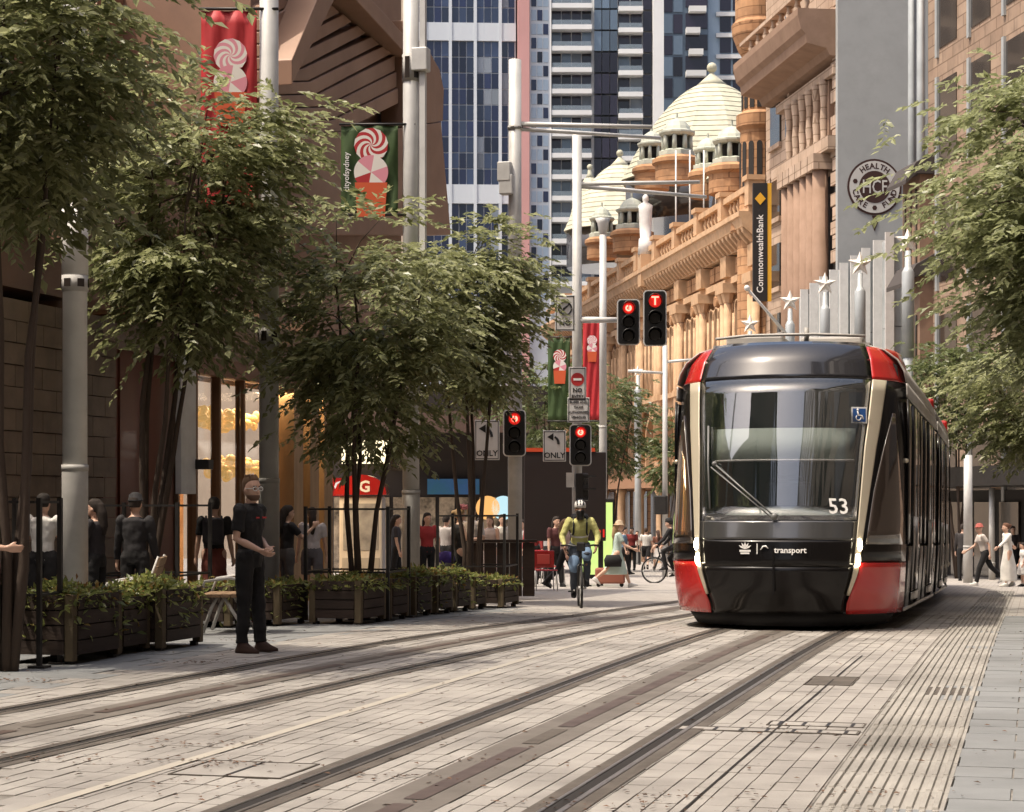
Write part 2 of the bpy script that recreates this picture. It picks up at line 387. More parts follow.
tag(strip('cream_channel', M_cream, c_(-4.79), c_(-4.71), [y for y in YS if 6 <= y <= 34], .004), kind='structure')
tag(strip('movement_joint', M_groove, c_(-1.66), c_(-1.645), [y for y in YS if 6 <= y <= 20], .0045), kind='structure')
# service covers let into the paving
def cover(x0, x1, y0, y1, lab, slots=4):
    t = thing('service_cover', lab, 'cover', ((x0+x1)/2, (y0+y1)/2, zg((y0+y1)/2)+.003)); w, l = (x1-x0)/2, (y1-y0)/2
    mb = MB(); mb.box(-w, w, -l, -l+.010, -.01, .003); mb.box(-w, w, l-.010, l, -.01, .003); mb.box(-w, -w+.010, -l+.010, l-.010, -.01, .003); mb.box(w-.010, w, -l+.010, l-.010, -.01, .003)
    mb.build('frame', M_bed, t)
    MB().box(-w+.02, w-.02, -l+.02, l-.02, -.012, .001).build('lid', M_bed if slots == 0 else M_sett, t)
    for k in range(slots):
        x = -w + (k+.5)*2*w/slots; mb = MB(); mb.box(x-.012, x+.012, -l+.02, l-.02, 0, .003); mb.build('slot', M_dkmetal, t)
cover(-2.30, -1.10, 12.75, 12.95, 'long slotted drain cover beside the tactile strip', 7)
cover(-1.75, -1.10, 13.15, 13.40, 'small slotted cover behind the long drain cover', 4)
cover(-1.85, -1.45, 16.2, 17.0, 'brown square cover between rail and tactile strip nearest the tram', 0)
cover(-.85, -.5, 15.6, 16.2, 'brown cover set in the ribbed tactile strip', 0)
cover(-4.62, -3.95, 9.9, 10.5, 'wide paving cover left of the nearest rail', 1)

# fallen leaves and dirt lying on the paving
rl = random.Random(11); V = []; Q = []
def litter(x, y, s):
    a = rl.uniform(0, 6.3); c, sn = math.cos(a)*s, math.sin(a)*s; z = zg(y)+.008; b = len(V)
    V.extend([(x-c, y-sn, z), (x+sn*.5, y-c*.5, z+s*.35), (x+c, y+sn, z+.003), (x-sn*.5, y+c*.5, z+s*.2)]); Q.append((b, b+1, b+2, b+3))
for _ in range(800):
    y = 8.5 + 22*rl.random()**1.7; x = rl.uniform(-9, 2)
    litter(x, y, rl.uniform(.008, .028))
for cx, cy, n in ((-4.55, 10.4, 60), (-3.3, 10.1, 40), (-1.75, 9.8, 40), (-.75, 9.4, 60), (-2.9, 10.9, 24), (-4.9, 11.2, 50), (-1.5, 12.8, 20), (-4.2, 9.6, 26), (-5.3, 10.3, 40), (-.8, 10.2, 40), (-.7, 12.2, 30), (-2.2, 9.4, 40), (-7.6, 17, 60), (-8.2, 14.8, 60), (-8.3, 20, 60)):
    for _ in range(n): litter(rl.gauss(cx, .22), rl.gauss(cy, .10), rl.uniform(.007, .025))
tag(link('leaf_litter', npmesh('leaf_litter', V, Q, mat('dead_leaf', (.11,.06,.035), .8, isl=.5))), 'brown fallen leaves and crumbs scattered on the paving', 'leaves', kind='stuff')

# ------------------------------------------------------------------ the tram
def lerp(tab, z):
    if z <= tab[0][0]: return tab[0][1]
    for (a, b), (c, d) in zip(tab, tab[1:]):
        if z <= c: return b + (d-b)*(z-a)/(c-a)
    return tab[-1][1]
TW = [(.16,1.33),(.5,1.36),(.9,1.385),(2.4,1.40),(2.93,1.385),(3.2,1.33),(3.42,1.22)]
TY = [(.16,.22),(.45,.07),(.8,0),(1.04,.02),(1.26,.10),(2.1,.34),(2.93,.62),(3.2,.76),(3.34,.90),(3.42,1.06)]
LC = 1.45
def TS(a, z, off=0.0):
    def base(a, z):
        a = max(-1, min(1, a)); w = lerp(TW, z)
        return Vector((a*w, lerp(TY, z) + LC*(1-max(0, 1-abs(a)**2.3)**.5), z))
    p = base(a, z)
    if off:
        e = .01; q = base(a+e if a < .97 else a-e, z); r = base(a, z+e)
        n = (q-p).cross(r-p); n = n if a < .97 else -n
        n.normalize(); p = p + n*off
    return p
def tpatch(lo, hi, z0, z1, nz=10, na=14, off=.0):
    mb = MB(); rows = []
    for i in range(nz+1):
        z = z0 + (z1-z0)*i/nz; l, h = (lo(z) if callable(lo) else lo), (hi(z) if callable(hi) else hi)
        rows.append([TS(l+(h-l)*k/na, z, off) for k in range(na+1)])
    return mb.grid(rows)
OUT = [(.3,.575),(.67,.665),(1.04,.69),(2.13,.77),(2.93,.84)]
INN = [(.3,.562),(.67,.628),(1.04,.648),(2.13,.685),(2.93,.735)]
io = lambda z: lerp(INN, z); oo = lambda z: lerp(OUT, z)
M_tblack = mat('tram_black_gloss', (.008,.007,.007), .22, coat=.12, spec=.25)
M_tred = mat('tram_red', (.52,.018,.015), .26, coat=.6, c2=(.44,.015,.013), scale=1.4)
M_visor = mat('tram_visor', (.014,.014,.017), .16, coat=.6, c2=(.02,.02,.023), scale=2)
M_hood = mat('tram_hood_grey', (.08,.08,.08), .16, .5, coat=.6)
M_strip = mat('tram_champagne_strip', (.62,.55,.42), .3, .35)
M_silver = mat('tram_silver', (.42,.40,.37), .32, .7, c2=(.34,.32,.30), scale=3)
M_roof = mat('tram_roof_grey', (.45,.42,.38), .5, c2=(.36,.34,.31), scale=2, grime=.2)
M_sglass = mat('tram_side_glass', (.045,.033,.026), .05, 0, coat=1.0, spec=.7)
M_wind = glassmat('windscreen_glass', (.02,.030,.027), .18, ior=2.3)
M_led = mat('headlight_led', (1,.9,.7), .3, emit=(1,.86,.6), estr=22)
M_int = mat('cab_interior', (.012,.011,.010), .8)
M_blind = mat('cab_blind', (.50,.58,.52), .7)
M_dash = mat('cab_dashboard', (.50,.56,.53), .5)
M_rub = mat('rubber_black', (.012,.011,.011), .75)
M_decal = mat('white_decal', (.85,.83,.8), .5)
M_blue = mat('access_blue', (.02,.09,.30), .5)

TX = -3.07; TY0 = 23.75
pitch = math.atan2(zg(TY0+8)-zg(TY0), 8)
tram = thing('tram', 'red and black articulated tram with lit headlights coming down the street', 'tram', (TX, TY0, zg(TY0)), 0)
tram.rotation_euler.x = pitch; tram.scale = (1.07, 1.07, 1.07)
def solid(o, t=.015):
    s = o.modifiers.new('solid', 'SOLIDIFY'); s.thickness = t; s.offset = 0; return o
front = MB()
front = tpatch(-1, 1, .18, 3.38, 30, 40, -.09).build('cab_shell', M_rub, None, fix=False); front.parent = tram
# cut the shell open behind the windscreen
bm = bmesh.new(); bm.from_mesh(front.data)
bmesh.ops.delete(bm, geom=[f for f in bm.faces if 1.34 < f.calc_center_median().z < 2.86 and abs(f.calc_center_median().x) < .86], context='FACES'); bm.to_mesh(front.data); bm.free()
for n, m, lo, hi, z0, z1 in (('visor', M_visor, -.732, .732, 2.945, 3.405),
        ('windscreen', M_wind, lambda z: -io(z)+.012, lambda z: io(z)-.012, 1.275, 2.935),
        ('hood_band', M_hood, lambda z: -io(z)+.005, lambda z: io(z)-.005, 1.05, 1.265),
        ('nose_panel', M_tblack, lambda z: -io(z)+.005, lambda z: io(z)-.005, .745, 1.04),
        ('bumper', M_tblack, lambda z: -io(z)+.004, lambda z: io(z)-.004, .20, .735)):
    o = solid(tpatch(lo, hi, z0, z1, 10, 28).build(n, m, tram, fix=False), .012)
    if n == 'windscreen': windscreen = o
    if n == 'nose_panel': nose = o
for s in (-1, 1):
    def sp(n, m, lo, hi, z0, z1, off=0, nz=10, t=.012):
        l = (lambda z: lo(z)) if s > 0 else (lambda z: -hi(z)); h = (lambda z: hi(z)) if s > 0 else (lambda z: -lo(z))
        return solid(tpatch(l, h, z0, z1, nz, 12, off).build(n, m, tram, fix=False), t)
    one = lambda z: 1.0
    sp('corner_cap', M_tred, lambda z: .74, one, 2.945, 3.36)
    sp('front_pillar', M_strip, io, oo, .78, 2.935, .012, 16, .02)
    sp('side_window_panel', M_tblack, lambda z: oo(z)+.004, one, .80, 2.935, 0, 16)
    sp('lower_corner', M_tred, lambda z: oo(z)+.006, one, .20, .79, .006)
    sp('cab_side_window', M_sglass, lambda z: oo(z)+.03+.05*max(0, (z-1.6)), lambda z: min(.975, .90+.06*(2.6-z)), 1.0, 2.55, .012)
    for zz in (.99, .82):
        h = MB(); p = TS(s*(io(zz)+oo(zz))/2, zz, .02); h.ball(p, (.036, .022, .075)); h.build('headlight', M_led, tram)
    sp('light_strip', M_strip, io, lambda z: oo(z)-.002, .42, .76, .012, 5, .02)
    mk = MB(); mk.ball(TS(s*.985, 2.0, .015), .028); mk.build('marker_lamp', M_strip, tram)
# blind, cab interior
mb = MB()
mb.box(-1.25, 1.25, 1.75, 1.78, .4, 3.2); mb.box(-.75, .75, .9, 1.75, .42, .44)
mb.build('cab_back_wall', M_int, tram)
mb = MB(); mb.grid([[(x, .62+LC*(1-(1-abs(x/1.4)**2.3)**.5)-.02, 1.98) for x in np.linspace(-.84, .84, 13)], [(x, .72+LC*(1-(1-abs(x/1.4)**2.3)**.5)-.02, 2.36) for x in np.linspace(-.84, .84, 13)]])
solid(mb.build('sun_blind', M_blind, tram, fix=False), .01)
mb = MB(); mb.grid([[(x, .60+LC*(1-(1-abs(x/1.4)**2.3)**.5)-.03, 1.965) for x in np.linspace(-.86, .86, 13)], [(x, .60+LC*(1-(1-abs(x/1.4)**2.3)**.5)-.03, 1.99) for x in np.linspace(-.86, .86, 13)]])
solid(mb.build('blind_rail', M_white, tram, fix=False), .02)
mb = MB(); mb.rings([(0,.92,1.15,.80,.36),(0,.92,1.30,.78,.34),(0,.95,1.40,.60,.26),(0,.97,1.44,.34,.12)], 24); mb.build('dashboard', M_dash, tram)
mb = MB(); mb.box(-.28, .28, 1.35, 1.5, .8, 1.75); mb.box(-.16, .16, 1.36, 1.48, 1.78, 2.0); mb.box(-.3,.3,.95,1.45,.72,.82); mb.build('driver_seat', mat('seat_cloth', (.03,.03,.035), .9), tram, bevel=.05)
# wiper
w = MB(); a, b = TS(.0, 1.30, .05), TS(-.52, 1.92, .05); c = TS(-.60, 2.22, .04); d = TS(-.50, 1.55, .04)
w.tube([a, b], .010); w.tube([a+Vector((-.05,0,.0)), b+Vector((-.04,0,-.04))], .008); w.tube([TS(-.60, 2.38, .035), TS(-.585, 1.95, .035), TS(-.55, 1.40, .035)], .012); w.ball(a, .04); w.ball(b, .03)
w.build('wiper', mat('wiper_grey', (.16,.16,.155), .4), tram)
# fleet number, wheelchair sign, emblem and operator lettering
def on_front(body, size, a, z, m=M_decal, par=None, bold=.0, off=.02):
    p = TS(a, z, off); q = TS(a+.04, z, off); yaw = math.atan2(q.y-p.y, q.x-p.x); r = TS(a, z+.04, off); tl = math.atan2(r.y-p.y, r.z-p.z)
    return text('lettering', body, size, m, par or tram, p, (R(90)-tl, 0, yaw), .002, 'CENTER', bold)
on_front('53', .26, .50, 1.42, par=windscreen, bold=.01)
t = on_front('transport', .095, .135, .925, par=nose, bold=.02, off=.014)
em = MB()
for k in range(-2, 3):
    a = k*.5; em.poly([(0,0), (math.sin(a-.22)*.06, math.cos(a-.22)*.06), (math.sin(a)*.10, math.cos(a)*.10), (math.sin(a+.22)*.06, math.cos(a+.22)*.06)], .004)
em.box(-.075, .075, 0, .004, -.035, -.008); em.box(-.06, .06, 0, .004, -.065, -.043)
o = em.build('emblem', M_decal, nose); o.location = TS(-.235, .935, .022); o.scale = (.85,.85,.85)
o = MB().box(-.006, .006, 0, .004, -.06, .06).build('divider', M_decal, nose); o.location = TS(-.135, .94, .02)
sw = MB(); sw.tube([(-.10,0,-.03),(-.05,0,.04),(0,0,.045),(.05,0,.0)], [.008,.016,.02,.008], 6); o = sw.build('swoosh', M_decal, nose); o.location = TS(-.065, .945, .018); o.scale = (.6,.5,.6)
p = TS(.635, 2.50, .012)
ws = MB().box(-.095, .095, -.004, 0, -.095, .095).build('access_sign', M_decal, tram, loc=p, rz=R(24))
MB().box(-.078, .078, -.008, -.004, -.078, .078).build('sign_field', M_blue, ws)
ic = MB(); ic.tube([(-.02,-.011,.05),(-.015,-.011,0),(.03,-.011,-.005),(.05,-.011,-.045)], .009, 6); ic.ball((-.02,-.011,.062), .014)
ic.tube([(.03*math.cos(t_)-.01, -.011, .03*math.sin(t_)-.03) for t_ in np.linspace(R(130), R(370), 9)], .006, 6); ic.build('wheelchair_symbol', M_decal, ws)
MB().box(-.012, .012, -.02, .0, -.28, .28).build('nose_trim', M_tblack, nose, loc=TS(0, .70, .012))
# gutter and coupler flap under the bumper
mb = MB(); mb.rings([(0,1.75,.05,1.15,1.45),(0,1.75,.20,1.25,1.5)], 32); mb.build('under_skirt', M_rub, tram)
# car bodies
def section(z, wsc=1.0): return lerp(TW, z)*wsc
def body(L, y0, first, root):
    """one car body in its own frame: y from y0 to L"""
    prof = [(-1.30,.22),(-1.385,.9),(-1.40,1.05)]
    def wall(name, m, z0, z1, ya, yb, off=0.0, par=None, nz=4):
        for s in (-1, 1):
            mb = MB(); rows = []
            for i in range(nz+1):
                z = z0+(z1-z0)*i/nz; rows.append([(s*(lerp(TW, z)+off), ya, z), (s*(lerp(TW, z)+off), yb, z)])
            mb.grid(rows); solid(mb.build(name, m, par or root, fix=False), .02)
    core = MB(); core.poly([(-1.25,.2),(1.25,.2),(1.33,1),(1.35,2.6),(1.27,3.15),(.9,3.36),(-.9,3.36),(-1.27,3.15),(-1.35,2.6),(-1.33,1)], L-y0-.02, 'y'); o = core.build('body_core', M_int, root); o.location.y = y0+.01
    # panels between doors and windows
    y = y0; pat = ['win', 'door', 'win', 'win', 'door', 'win'] if first else ['win', 'door', 'win', 'door']
    tot = sum(1.35 if p == 'door' else 1.0 for p in pat); u = (L-y0)/tot
    for pn in pat:
        w_ = u*(1.35 if pn == 'door' else 1.0)
        if pn == 'win':
            wall('skirt_panel', M_tred if False else M_tblack, .24, .98, y+.015, y+w_-.015); wall('side_window', M_sglass, 1.02, 2.72, y+.03, y+w_-.03, .004)
        else:
            h = w_/2
            for k in range(2):
                wall('door_leaf', M_sglass, .42, 2.72, y+.03+k*h, y+h-.03+k*h, .012)
                wall('door_edge', M_silver, .42, 1.35, y+.03+k*h, y+.10+k*h, .024); 
            wall('door_sill', M_silver, .30, .40, y+.02, y+w_-.02, .03)
        wall('window_pillar', M_tblack, 1.0, 2.74, y-.028, y+.028, .014)
        y += w_
    wall('side_band', M_roof, 2.76, 2.93, y0, L, .006)
    wall('sill_rail', M_silver, .20, .24, y0, L, .015)
    for s in (-1, 1):
        mb = MB(); rows = []
        for z, x in ((2.95,1.385),(3.08,1.36),(3.22,1.28),(3.34,1.12),(3.40,.9)): rows.append([(s*x, y0, z), (s*x, L, z)])
        mb.grid(rows); solid(mb.build('roof_cove', M_roof, root, fix=False), .02)
        for k in range(3):
            yy = y0 + (k+.5)*(L-y0)/3; mb = MB(); mb.ball((s*1.425, yy, .62), (.012,.035,.035)); mb.build('marker_lamp', M_strip, root)
    MB().box(-.95, .95, y0, L, 3.38, 3.43).build('roof_deck', M_roof, root)
body(8.6, 1.55, True, tram)
for (x0, x1, y0, y1, h) in ((-.8, -.1, 1.6, 2.9, .12), (.1, .85, 1.7, 3.2, .10), (-.7, .7, 3.6, 5.6, .22), (-.75, .75, 6.0, 8.0, .2)):
    MB().box(x0, x1, y0, y1, 3.43, 3.43+h).build('roof_unit', M_roof, tram, bevel=.03)
mb = MB(); mb.tube([(-.9,1.45,3.5),(-.5,1.4,3.53),(.3,1.4,3.53),(.9,1.45,3.5)], .018); mb.tube([(.2,1.5,3.45),(.2,1.5,3.62)], .03); mb.tube([(-.6,1.6,3.45),(-.2,2.4,3.66)], .02); mb.build('roof_aerial', M_roof, tram)
# following cars, each turned a little to the left round the curve
hx, hy, ang = 0.0, 8.6, 0.0
for L, turn in ((5.0, 0.6), (6.0, 2.5), (5.0, 6.0)):
    sub = bpy.data.objects.new('rear_car', None); col.objects.link(sub); sub.parent = tram; sub.location = (hx, hy+.55, 0); ang += R(turn); sub.rotation_euler.z = ang
    body(L, 0, False, sub)
    bl = MB()
    for k in range(5): bl.box(-1.2+.03*(k%2), 1.2-.03*(k%2), -.55+k*.11, -.45+k*.11, .3, 3.2-.04*(k%2))
    bl.build('bellows', M_rub, sub)
    MB().box(-1.36, 1.36, -.62, -.48, 2.75, 3.25).build('gangway_cap', M_tred, sub, bevel=.04)
    hx += -math.sin(ang)*(L+.55); hy += math.cos(ang)*(L+.55)

# ------------------------------------------------------------------ buildings on the right, along the far reach of the street
BROT = R(15 + 7.94); BU, BD = 14.12, 85.0
BX, BY = C2W(BU, BD)
def aB(px, o=0.0):
    k = (px-512)/FPX; return (BU + .990*o - BD*k - .138*o*k) / (.138 + .990*k)
def dB(a, o=0.0): return BD + .990*a + .138*o
def zB(py, a, o=0.0): return EYE + (HOR-py)/FPX*dB(a, o)
def Bthing(name, label, cat, a=0, o=0):
    c, s = math.cos(BROT), math.sin(BROT)
    return thing(name, label, cat, (BX + o*c - a*s, BY + o*s + a*c, 0), BROT)
M_stone = mat('sandstone', (.56,.31,.155), .85, c2=(.42,.22,.11), scale=.5, bump=.3, bscale=6, grime=.35, blocks=(1.1,.45))
M_stonel = mat('sandstone_pale', (.62,.41,.25), .85, c2=(.50,.31,.175), scale=.6, bump=.2, bscale=6, grime=.3)
M_dome = mat('dome_sheet', (.56,.54,.41), .65, c2=(.46,.44,.33), scale=.5, grime=.25)
M_cup = mat('cupola_copper', (.52,.53,.44), .6, c2=(.42,.44,.37), scale=1.5, grime=.2)
M_shade = mat('dark_window', (.035,.028,.024), .12, coat=.6)
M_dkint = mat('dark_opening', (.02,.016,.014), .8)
def arch_pts(w, h, n=8):
    r = w/2; return [(-r,0),(r,0)] + [(r*math.cos(t), h-r+r*math.sin(t)) for t in np.linspace(0, math.pi, n)]

q = Bthing('market_hall', 'long orange sandstone hall with pale domes, cupolas and balustrade behind the tram', 'building')
A0, A1 = 12.7, 78.0
# main wall, plinth, string courses
MB().box(.35, 16, A0, A1, -3.5, 16.0).build('wall', M_stone, q)
MB().box(-.10, .348, A0, A1, 7.2, 7.7).build('string_course', M_stonel, q)
MB().box(-.12, .348, A0, A1, 13.0, 13.35).build('string_course', M_stonel, q)
MB().poly([(.345,14.5),(-.2,14.5),(-.35,14.9),(-.85,15.3),(-.95,15.75),(-1.05,15.8),(-1.05,16.05),(.345,16.05)], A1-A0, 'y').build('cornice', M_stonel, q, loc=(0,A0,0))
MB().box(-.55, .3, A0, A1, 16.06, 16.35).build('parapet_base', M_stonel, q)
MB().box(-.5, .05, A0, A1, 17.15, 17.45).build('parapet_rail', M_stonel, q)
MB().box(-3.0, .3, A0, A1, 2.3, 2.9).build('street_awning', mat('awning_fascia', (.30,.16,.09), .7), q)
bay = 5.6; nb = int((A1-A0)/bay)
pil = MB()
pil.box(-.45, .34, -.75, .75, 2.95, 4.0)
for y_ in (-.42, .42): pil.tube([(-.24,y_,4.0),(-.24,y_,12.0)], [.25,.21], 10); pil.lathe([(.24,12.0),(.34,12.35),(.38,12.5)], (-.24,y_,0), 8, False); pil.lathe([(.30,7.7),(.30,8.05)], (-.24,y_,0), 8, False)
pil.box(-.62,.34,-.85,.85,12.5,13.0)
pil.box(-.4, .34, -.6, .6, 13.36, 14.45)
pilm = pil.mesh('pilaster', M_stonel)
modm = MB().poly([(-.2,14.55),(-.35,14.55),(-.8,15.05),(-.85,15.25),(-.2,15.25)], .3, 'y').mesh('modillion', M_stonel)
rosm = MB().tube([(-.04,0,12.45),(.34,0,12.45)], [.30,.34], 12).mesh('roundel', M_stone)
keym = MB().poly([(-.22,6.6),(-.22,7.15),(.3,7.15),(.3,6.6)], .36, 'y').mesh('keystone', M_stonel)
colm2 = MB().tube([(-.10,0,8.02),(-.10,0,11.4)], [.12,.10], 8).mesh('colonnette', M_stonel)
frm = MB()                                     # triple arched window surround
for k in (-1, 0, 1):
    y = k*1.15
    pts = arch_pts(.95, 4.1); inn = arch_pts(.72, 3.95)
    n = len(pts); V = [(-.12, y+a, 8.0+b) for a, b in pts] + [(-.12, y+a, 8.08+b) for a, b in inn] + [(.36, y+a, 8.08+b) for a, b in inn] + [(.36, y+a, 8.0+b) for a, b in pts]
    F = []
    for i in range(n):
        j = (i+1) % n
        for r in range(3): F.append((r*n+i, r*n+j, r*n+n+j, r*n+n+i))
    frm.add(V, F)
frm.box(-.35, .34, -1.9, 1.9, 7.71, 8.0)
frmm = frm.mesh('window_surround', M_stonel)
pan = MB(); [pan.poly([(k*1.15+a, 8.05+b) for a, b in arch_pts(.72, 3.95)], .02, 'x') for k in (-1,0,1)]; panm = pan.mesh('window_panes', M_shade)
fz = MB()
for k in (-1, 0, 1): fz.box(-.02, .34, k*1.25-.5, k*1.25+.5, 13.5, 14.3)
fzm = fz.mesh('frieze_panel', M_stone)
bal = MB()
bal.lathe([(.12,0),(.07,.15),(.15,.4),(.07,.65),(.13,.8)], (-.22, 0, 16.352), 6)
balm = bal.mesh('baluster', M_stonel)
pier = MB(); pier.box(-.6, .15, -.38, .38, 16.36, 17.6); pier.box(-.7, .25, -.48, .48, 17.6, 17.85); pierm = pier.mesh('parapet_pier', M_stonel)
low = MB(); pts = arch_pts(3.4, 4.0); inn = arch_pts(2.9, 3.7)
n = len(pts); V = [(-.15, a, 3.0+b) for a, b in pts] + [(-.15, a, 3.05+b) for a, b in inn] + [(.36, a, 3.05+b) for a, b in inn]
low.add(V, [(r*n+i, r*n+(i+1)%n, r*n+n+(i+1)%n, r*n+n+i) for i in range(n) for r in range(2)]); lowm = low.mesh('lower_arch', M_stonel)
lwp = MB().poly([(a, 3.02+b) for a, b in arch_pts(2.9, 3.7)], .02, 'x').mesh('lower_arch_pane', M_shade)
shp = MB(); shp.box(.30, .34, -2.2, 2.2, -3, 2.2); shpm = shp.mesh('shopfront', M_shade)
colm = MB().lathe([(.3,-3),(.26,-2.2),(.24,1.9),(.34,2.1),(.34,2.29)], (-2.6,0,0), 10).mesh('awning_column', M_stonel)
for i in range(nb):
    yc = A0 + bay*(i+.5)
    for me, dy in ((pilm, -bay/2+.2), *((modm, -bay/2+.1+j*.8) for j in range(7)), (rosm, -.48), (rosm, .68), (keym, -.08), (colm2, -.475), (colm2, .675), (colm2, -1.6), (colm2, 1.8), (frmm, .1), (fzm, .1), *((balm, -1.9+k*.76) for k in range(6)), (pierm, -bay/2+.2), (lowm, .1), (shpm, 0), (colm, -bay/2)):
        link(me.name.split('.')[0], me, q, loc=(0, yc+dy, 0))
    o = link('window_panes', panm, q, loc=(.30, yc+.1, 0)); o = link('lower_arch_pane', lwp, q, loc=(.30, yc+.1, 0))
# turret at the near end
tu = MB().lathe([(1.1,9),(1.1,15.0),(1.45,15.3),(1.45,16.0),(1.0,16.3),(.95,20.4),(1.15,20.6),(1.15,21.2),(.85,21.4),(.85,24.2),(1.05,24.5),(1.35,25.3),(1.4,25.8),(1.2,26.0),(1.2,33)], (.5,14.6,0), 24, False)
tu = tu.build('turret', M_stone, q)
for k in range(14):
    an = 2*math.pi*k/14
    for z0, h, r, w_ in ((21.5, 2.3, .86, .24), (17.2, 2.6, .96, .28)):
        mb = MB(); mb.M = Matrix.Translation((.5,14.6,z0)) @ Matrix.Rotation(an, 4, 'Z') @ Matrix.Translation((r-.03,0,0)); mb.poly(arch_pts(w_, h, 6), .05, 'x'); mb.build('turret_arch', M_dkint, tu)
# cupolas and domes
def cupola(px, py0, py1, a, o, rad):
    z0, z1 = zB(py1, a, o), zB(py0, a, o); h = z1-z0
    c = bpy.data.objects.new('cupola', None); col.objects.link(c); c.parent = q; c.location = (o, a, z0)
    MB().lathe([(rad*1.35,-1.6),(rad*1.35,-.6),(rad*1.55,-.45),(rad*1.55,-.2),(rad*1.2,0)], n=20, smooth=False).build('drum', M_stone, c)
    MB().lathe([(rad*1.15,0),(rad*1.15,h*.12),(rad*.95,h*.16)], n=8, smooth=False).build('base', M_cup, c)
    MB().lathe([(rad*.55,h*.14),(rad*.55,h*.56)], n=8).build('core', M_dkint, c)
    mb = MB()
    for k in range(8):
        an = math.pi/8 + k*math.pi/4; x, y = math.cos(an)*rad*.85, math.sin(an)*rad*.85; mb.tube([(x,y,h*.15),(x,y,h*.54)], [rad*.16, rad*.13], 6)
    mb.build('columns', M_cup, c)
    MB().lathe([(rad*1.0,h*.50),(rad*1.15,h*.56),(rad*1.15,h*.60),(rad*.9,h*.64),(rad*.82,h*.72),(rad*.6,h*.84),(rad*.25,h*.92),(rad*.08,h*.95),(rad*.07,h*1.08)], n=12, smooth=False).build('cap', M_cup, c)
for px, t, b_, o, rd in ((677,116,157,1.2,1.0), (652,129,166,1.2,.85), (732,124,165,1.0,.95), (708,136,170,1.0,.75), (632,196,230,1.5,1.0), (602,205,238,1.5,.85)):
    cupola(px, t, b_, aB(px, o), o, rd)
def dome(px, py0, py1, a, o, rad, ribs=9):
    z0, z1 = zB(py1, a, o), zB(py0, a, o); H = z1-z0
    d = bpy.data.objects.new('dome', None); col.objects.link(d); d.parent = q; d.location = (o, a, z0)
    prof = []
    for i in range(ribs):
        t = i/ribs; t2 = (i+.96)/ribs
        f = lambda s: rad*(1-.95*s)**.55
        prof += [(f(t)*1.0+.06, H*.82*t), (f(t2)*1.0+.03, H*.82*t2-.02), (f(t2)*1.0, H*.82*t2)]
    MB().lathe(prof, n=12, smooth=False).build('shell', M_dome, d)
    r = prof[-1][0]
    MB().lathe([(r,H*.81),(r*.5,H*.88),(.2,H*.93),(.14,H*.95)], n=12).build('crown', M_dome, d)
    MB().ball((0,0,H*.985), H*.045, 12, 8).build('finial', M_dome, d)
    MB().lathe([(rad*.96,-3.2),(rad*.96,-.05)], n=12).build('drum', M_shade, d)
dome(712, 66, 182, aB(712, 8), 8, 6.6, 17)
dome(620, 152, 232, aB(620, 7), 7, 4.9, 13)
dome(752, 112, 180, aB(752, 3), 3, 2.6, 8)
dome(590, 166, 232, aB(590, 7), 7, 2.2, 8)
# statue on a corbel half way along
a = aB(655); s0 = zB(255, a)
st = MB(); st.rings([(-.6,a,s0,.5,.5),(-.6,a,s0+1.0,.42,.42),(-.6,a,s0+1.05,.34,.3),(-.6,a,s0+1.9,.40,.34),(-.6,a,s0+2.7,.42,.30),(-.6,a,s0+3.1,.46,.26),(-.6,a,s0+3.3,.14,.14),(-.6,a,s0+3.4,.19,.2),(-.6,a,s0+3.62,.2,.21),(-.6,a,s0+3.78,.08,.1)], 12); st.build('statue', M_white, q)
MB().box(-1.0,.3,a-.5,a+.5,s0-2,s0-.01).build('statue_corbel', M_stonel, q)
mb = MB()
for px in (676, 690, 704, 716): a = aB(px, .5); mb.tube([(.5,a,16.4),(.5,a,zB(150, a))], .05, 6)
mb.build('flag_poles', M_white, q)

# bank building: pale stone front, grey painted party wall towards the camera
M_pale = mat('pale_stone', (.56,.42,.32), .85, c2=(.47,.34,.25), scale=.5, bump=.2, bscale=8, grime=.2, blocks=(1.2,.5))
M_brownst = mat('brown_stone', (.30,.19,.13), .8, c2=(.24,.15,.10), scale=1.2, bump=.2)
M_party = mat('grey_painted_wall', (.40,.41,.405), .8, c2=(.36,.37,.365), scale=.5, bump=.1, bscale=10, grime=.1)
cb = Bthing('bank_building', 'pale stone building with deep cornice and a grey blank side wall', 'building')
MB().box(.3, 9, .05, 12.5, -3, 34).build('wall', M_pale, cb)
pw = MB().box(0, 9.2, -.25, .045, -3, 34).build('side_wall', M_party, cb)
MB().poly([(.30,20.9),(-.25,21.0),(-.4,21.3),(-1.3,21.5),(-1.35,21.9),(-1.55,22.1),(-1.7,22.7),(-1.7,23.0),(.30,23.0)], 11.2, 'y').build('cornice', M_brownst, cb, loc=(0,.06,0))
MB().box(-.12, .298, .06, 9.2, 20.2, 20.6).build('architrave', M_pale, cb)
MB().box(-.35, .298, .06, 9.2, 16.9, 17.5).build('sill_band', M_pale, cb)
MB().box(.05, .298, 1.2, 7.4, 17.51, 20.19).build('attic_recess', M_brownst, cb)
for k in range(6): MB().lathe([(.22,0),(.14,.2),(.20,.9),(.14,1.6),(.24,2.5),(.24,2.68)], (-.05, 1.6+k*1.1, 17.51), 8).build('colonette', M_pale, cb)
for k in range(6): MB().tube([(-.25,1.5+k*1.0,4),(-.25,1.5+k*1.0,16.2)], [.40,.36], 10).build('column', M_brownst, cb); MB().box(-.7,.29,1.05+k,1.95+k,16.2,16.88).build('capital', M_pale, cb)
MB().box(.28, .299, 1, 7, 3, 16).build('dark_recess', M_dkint, cb)
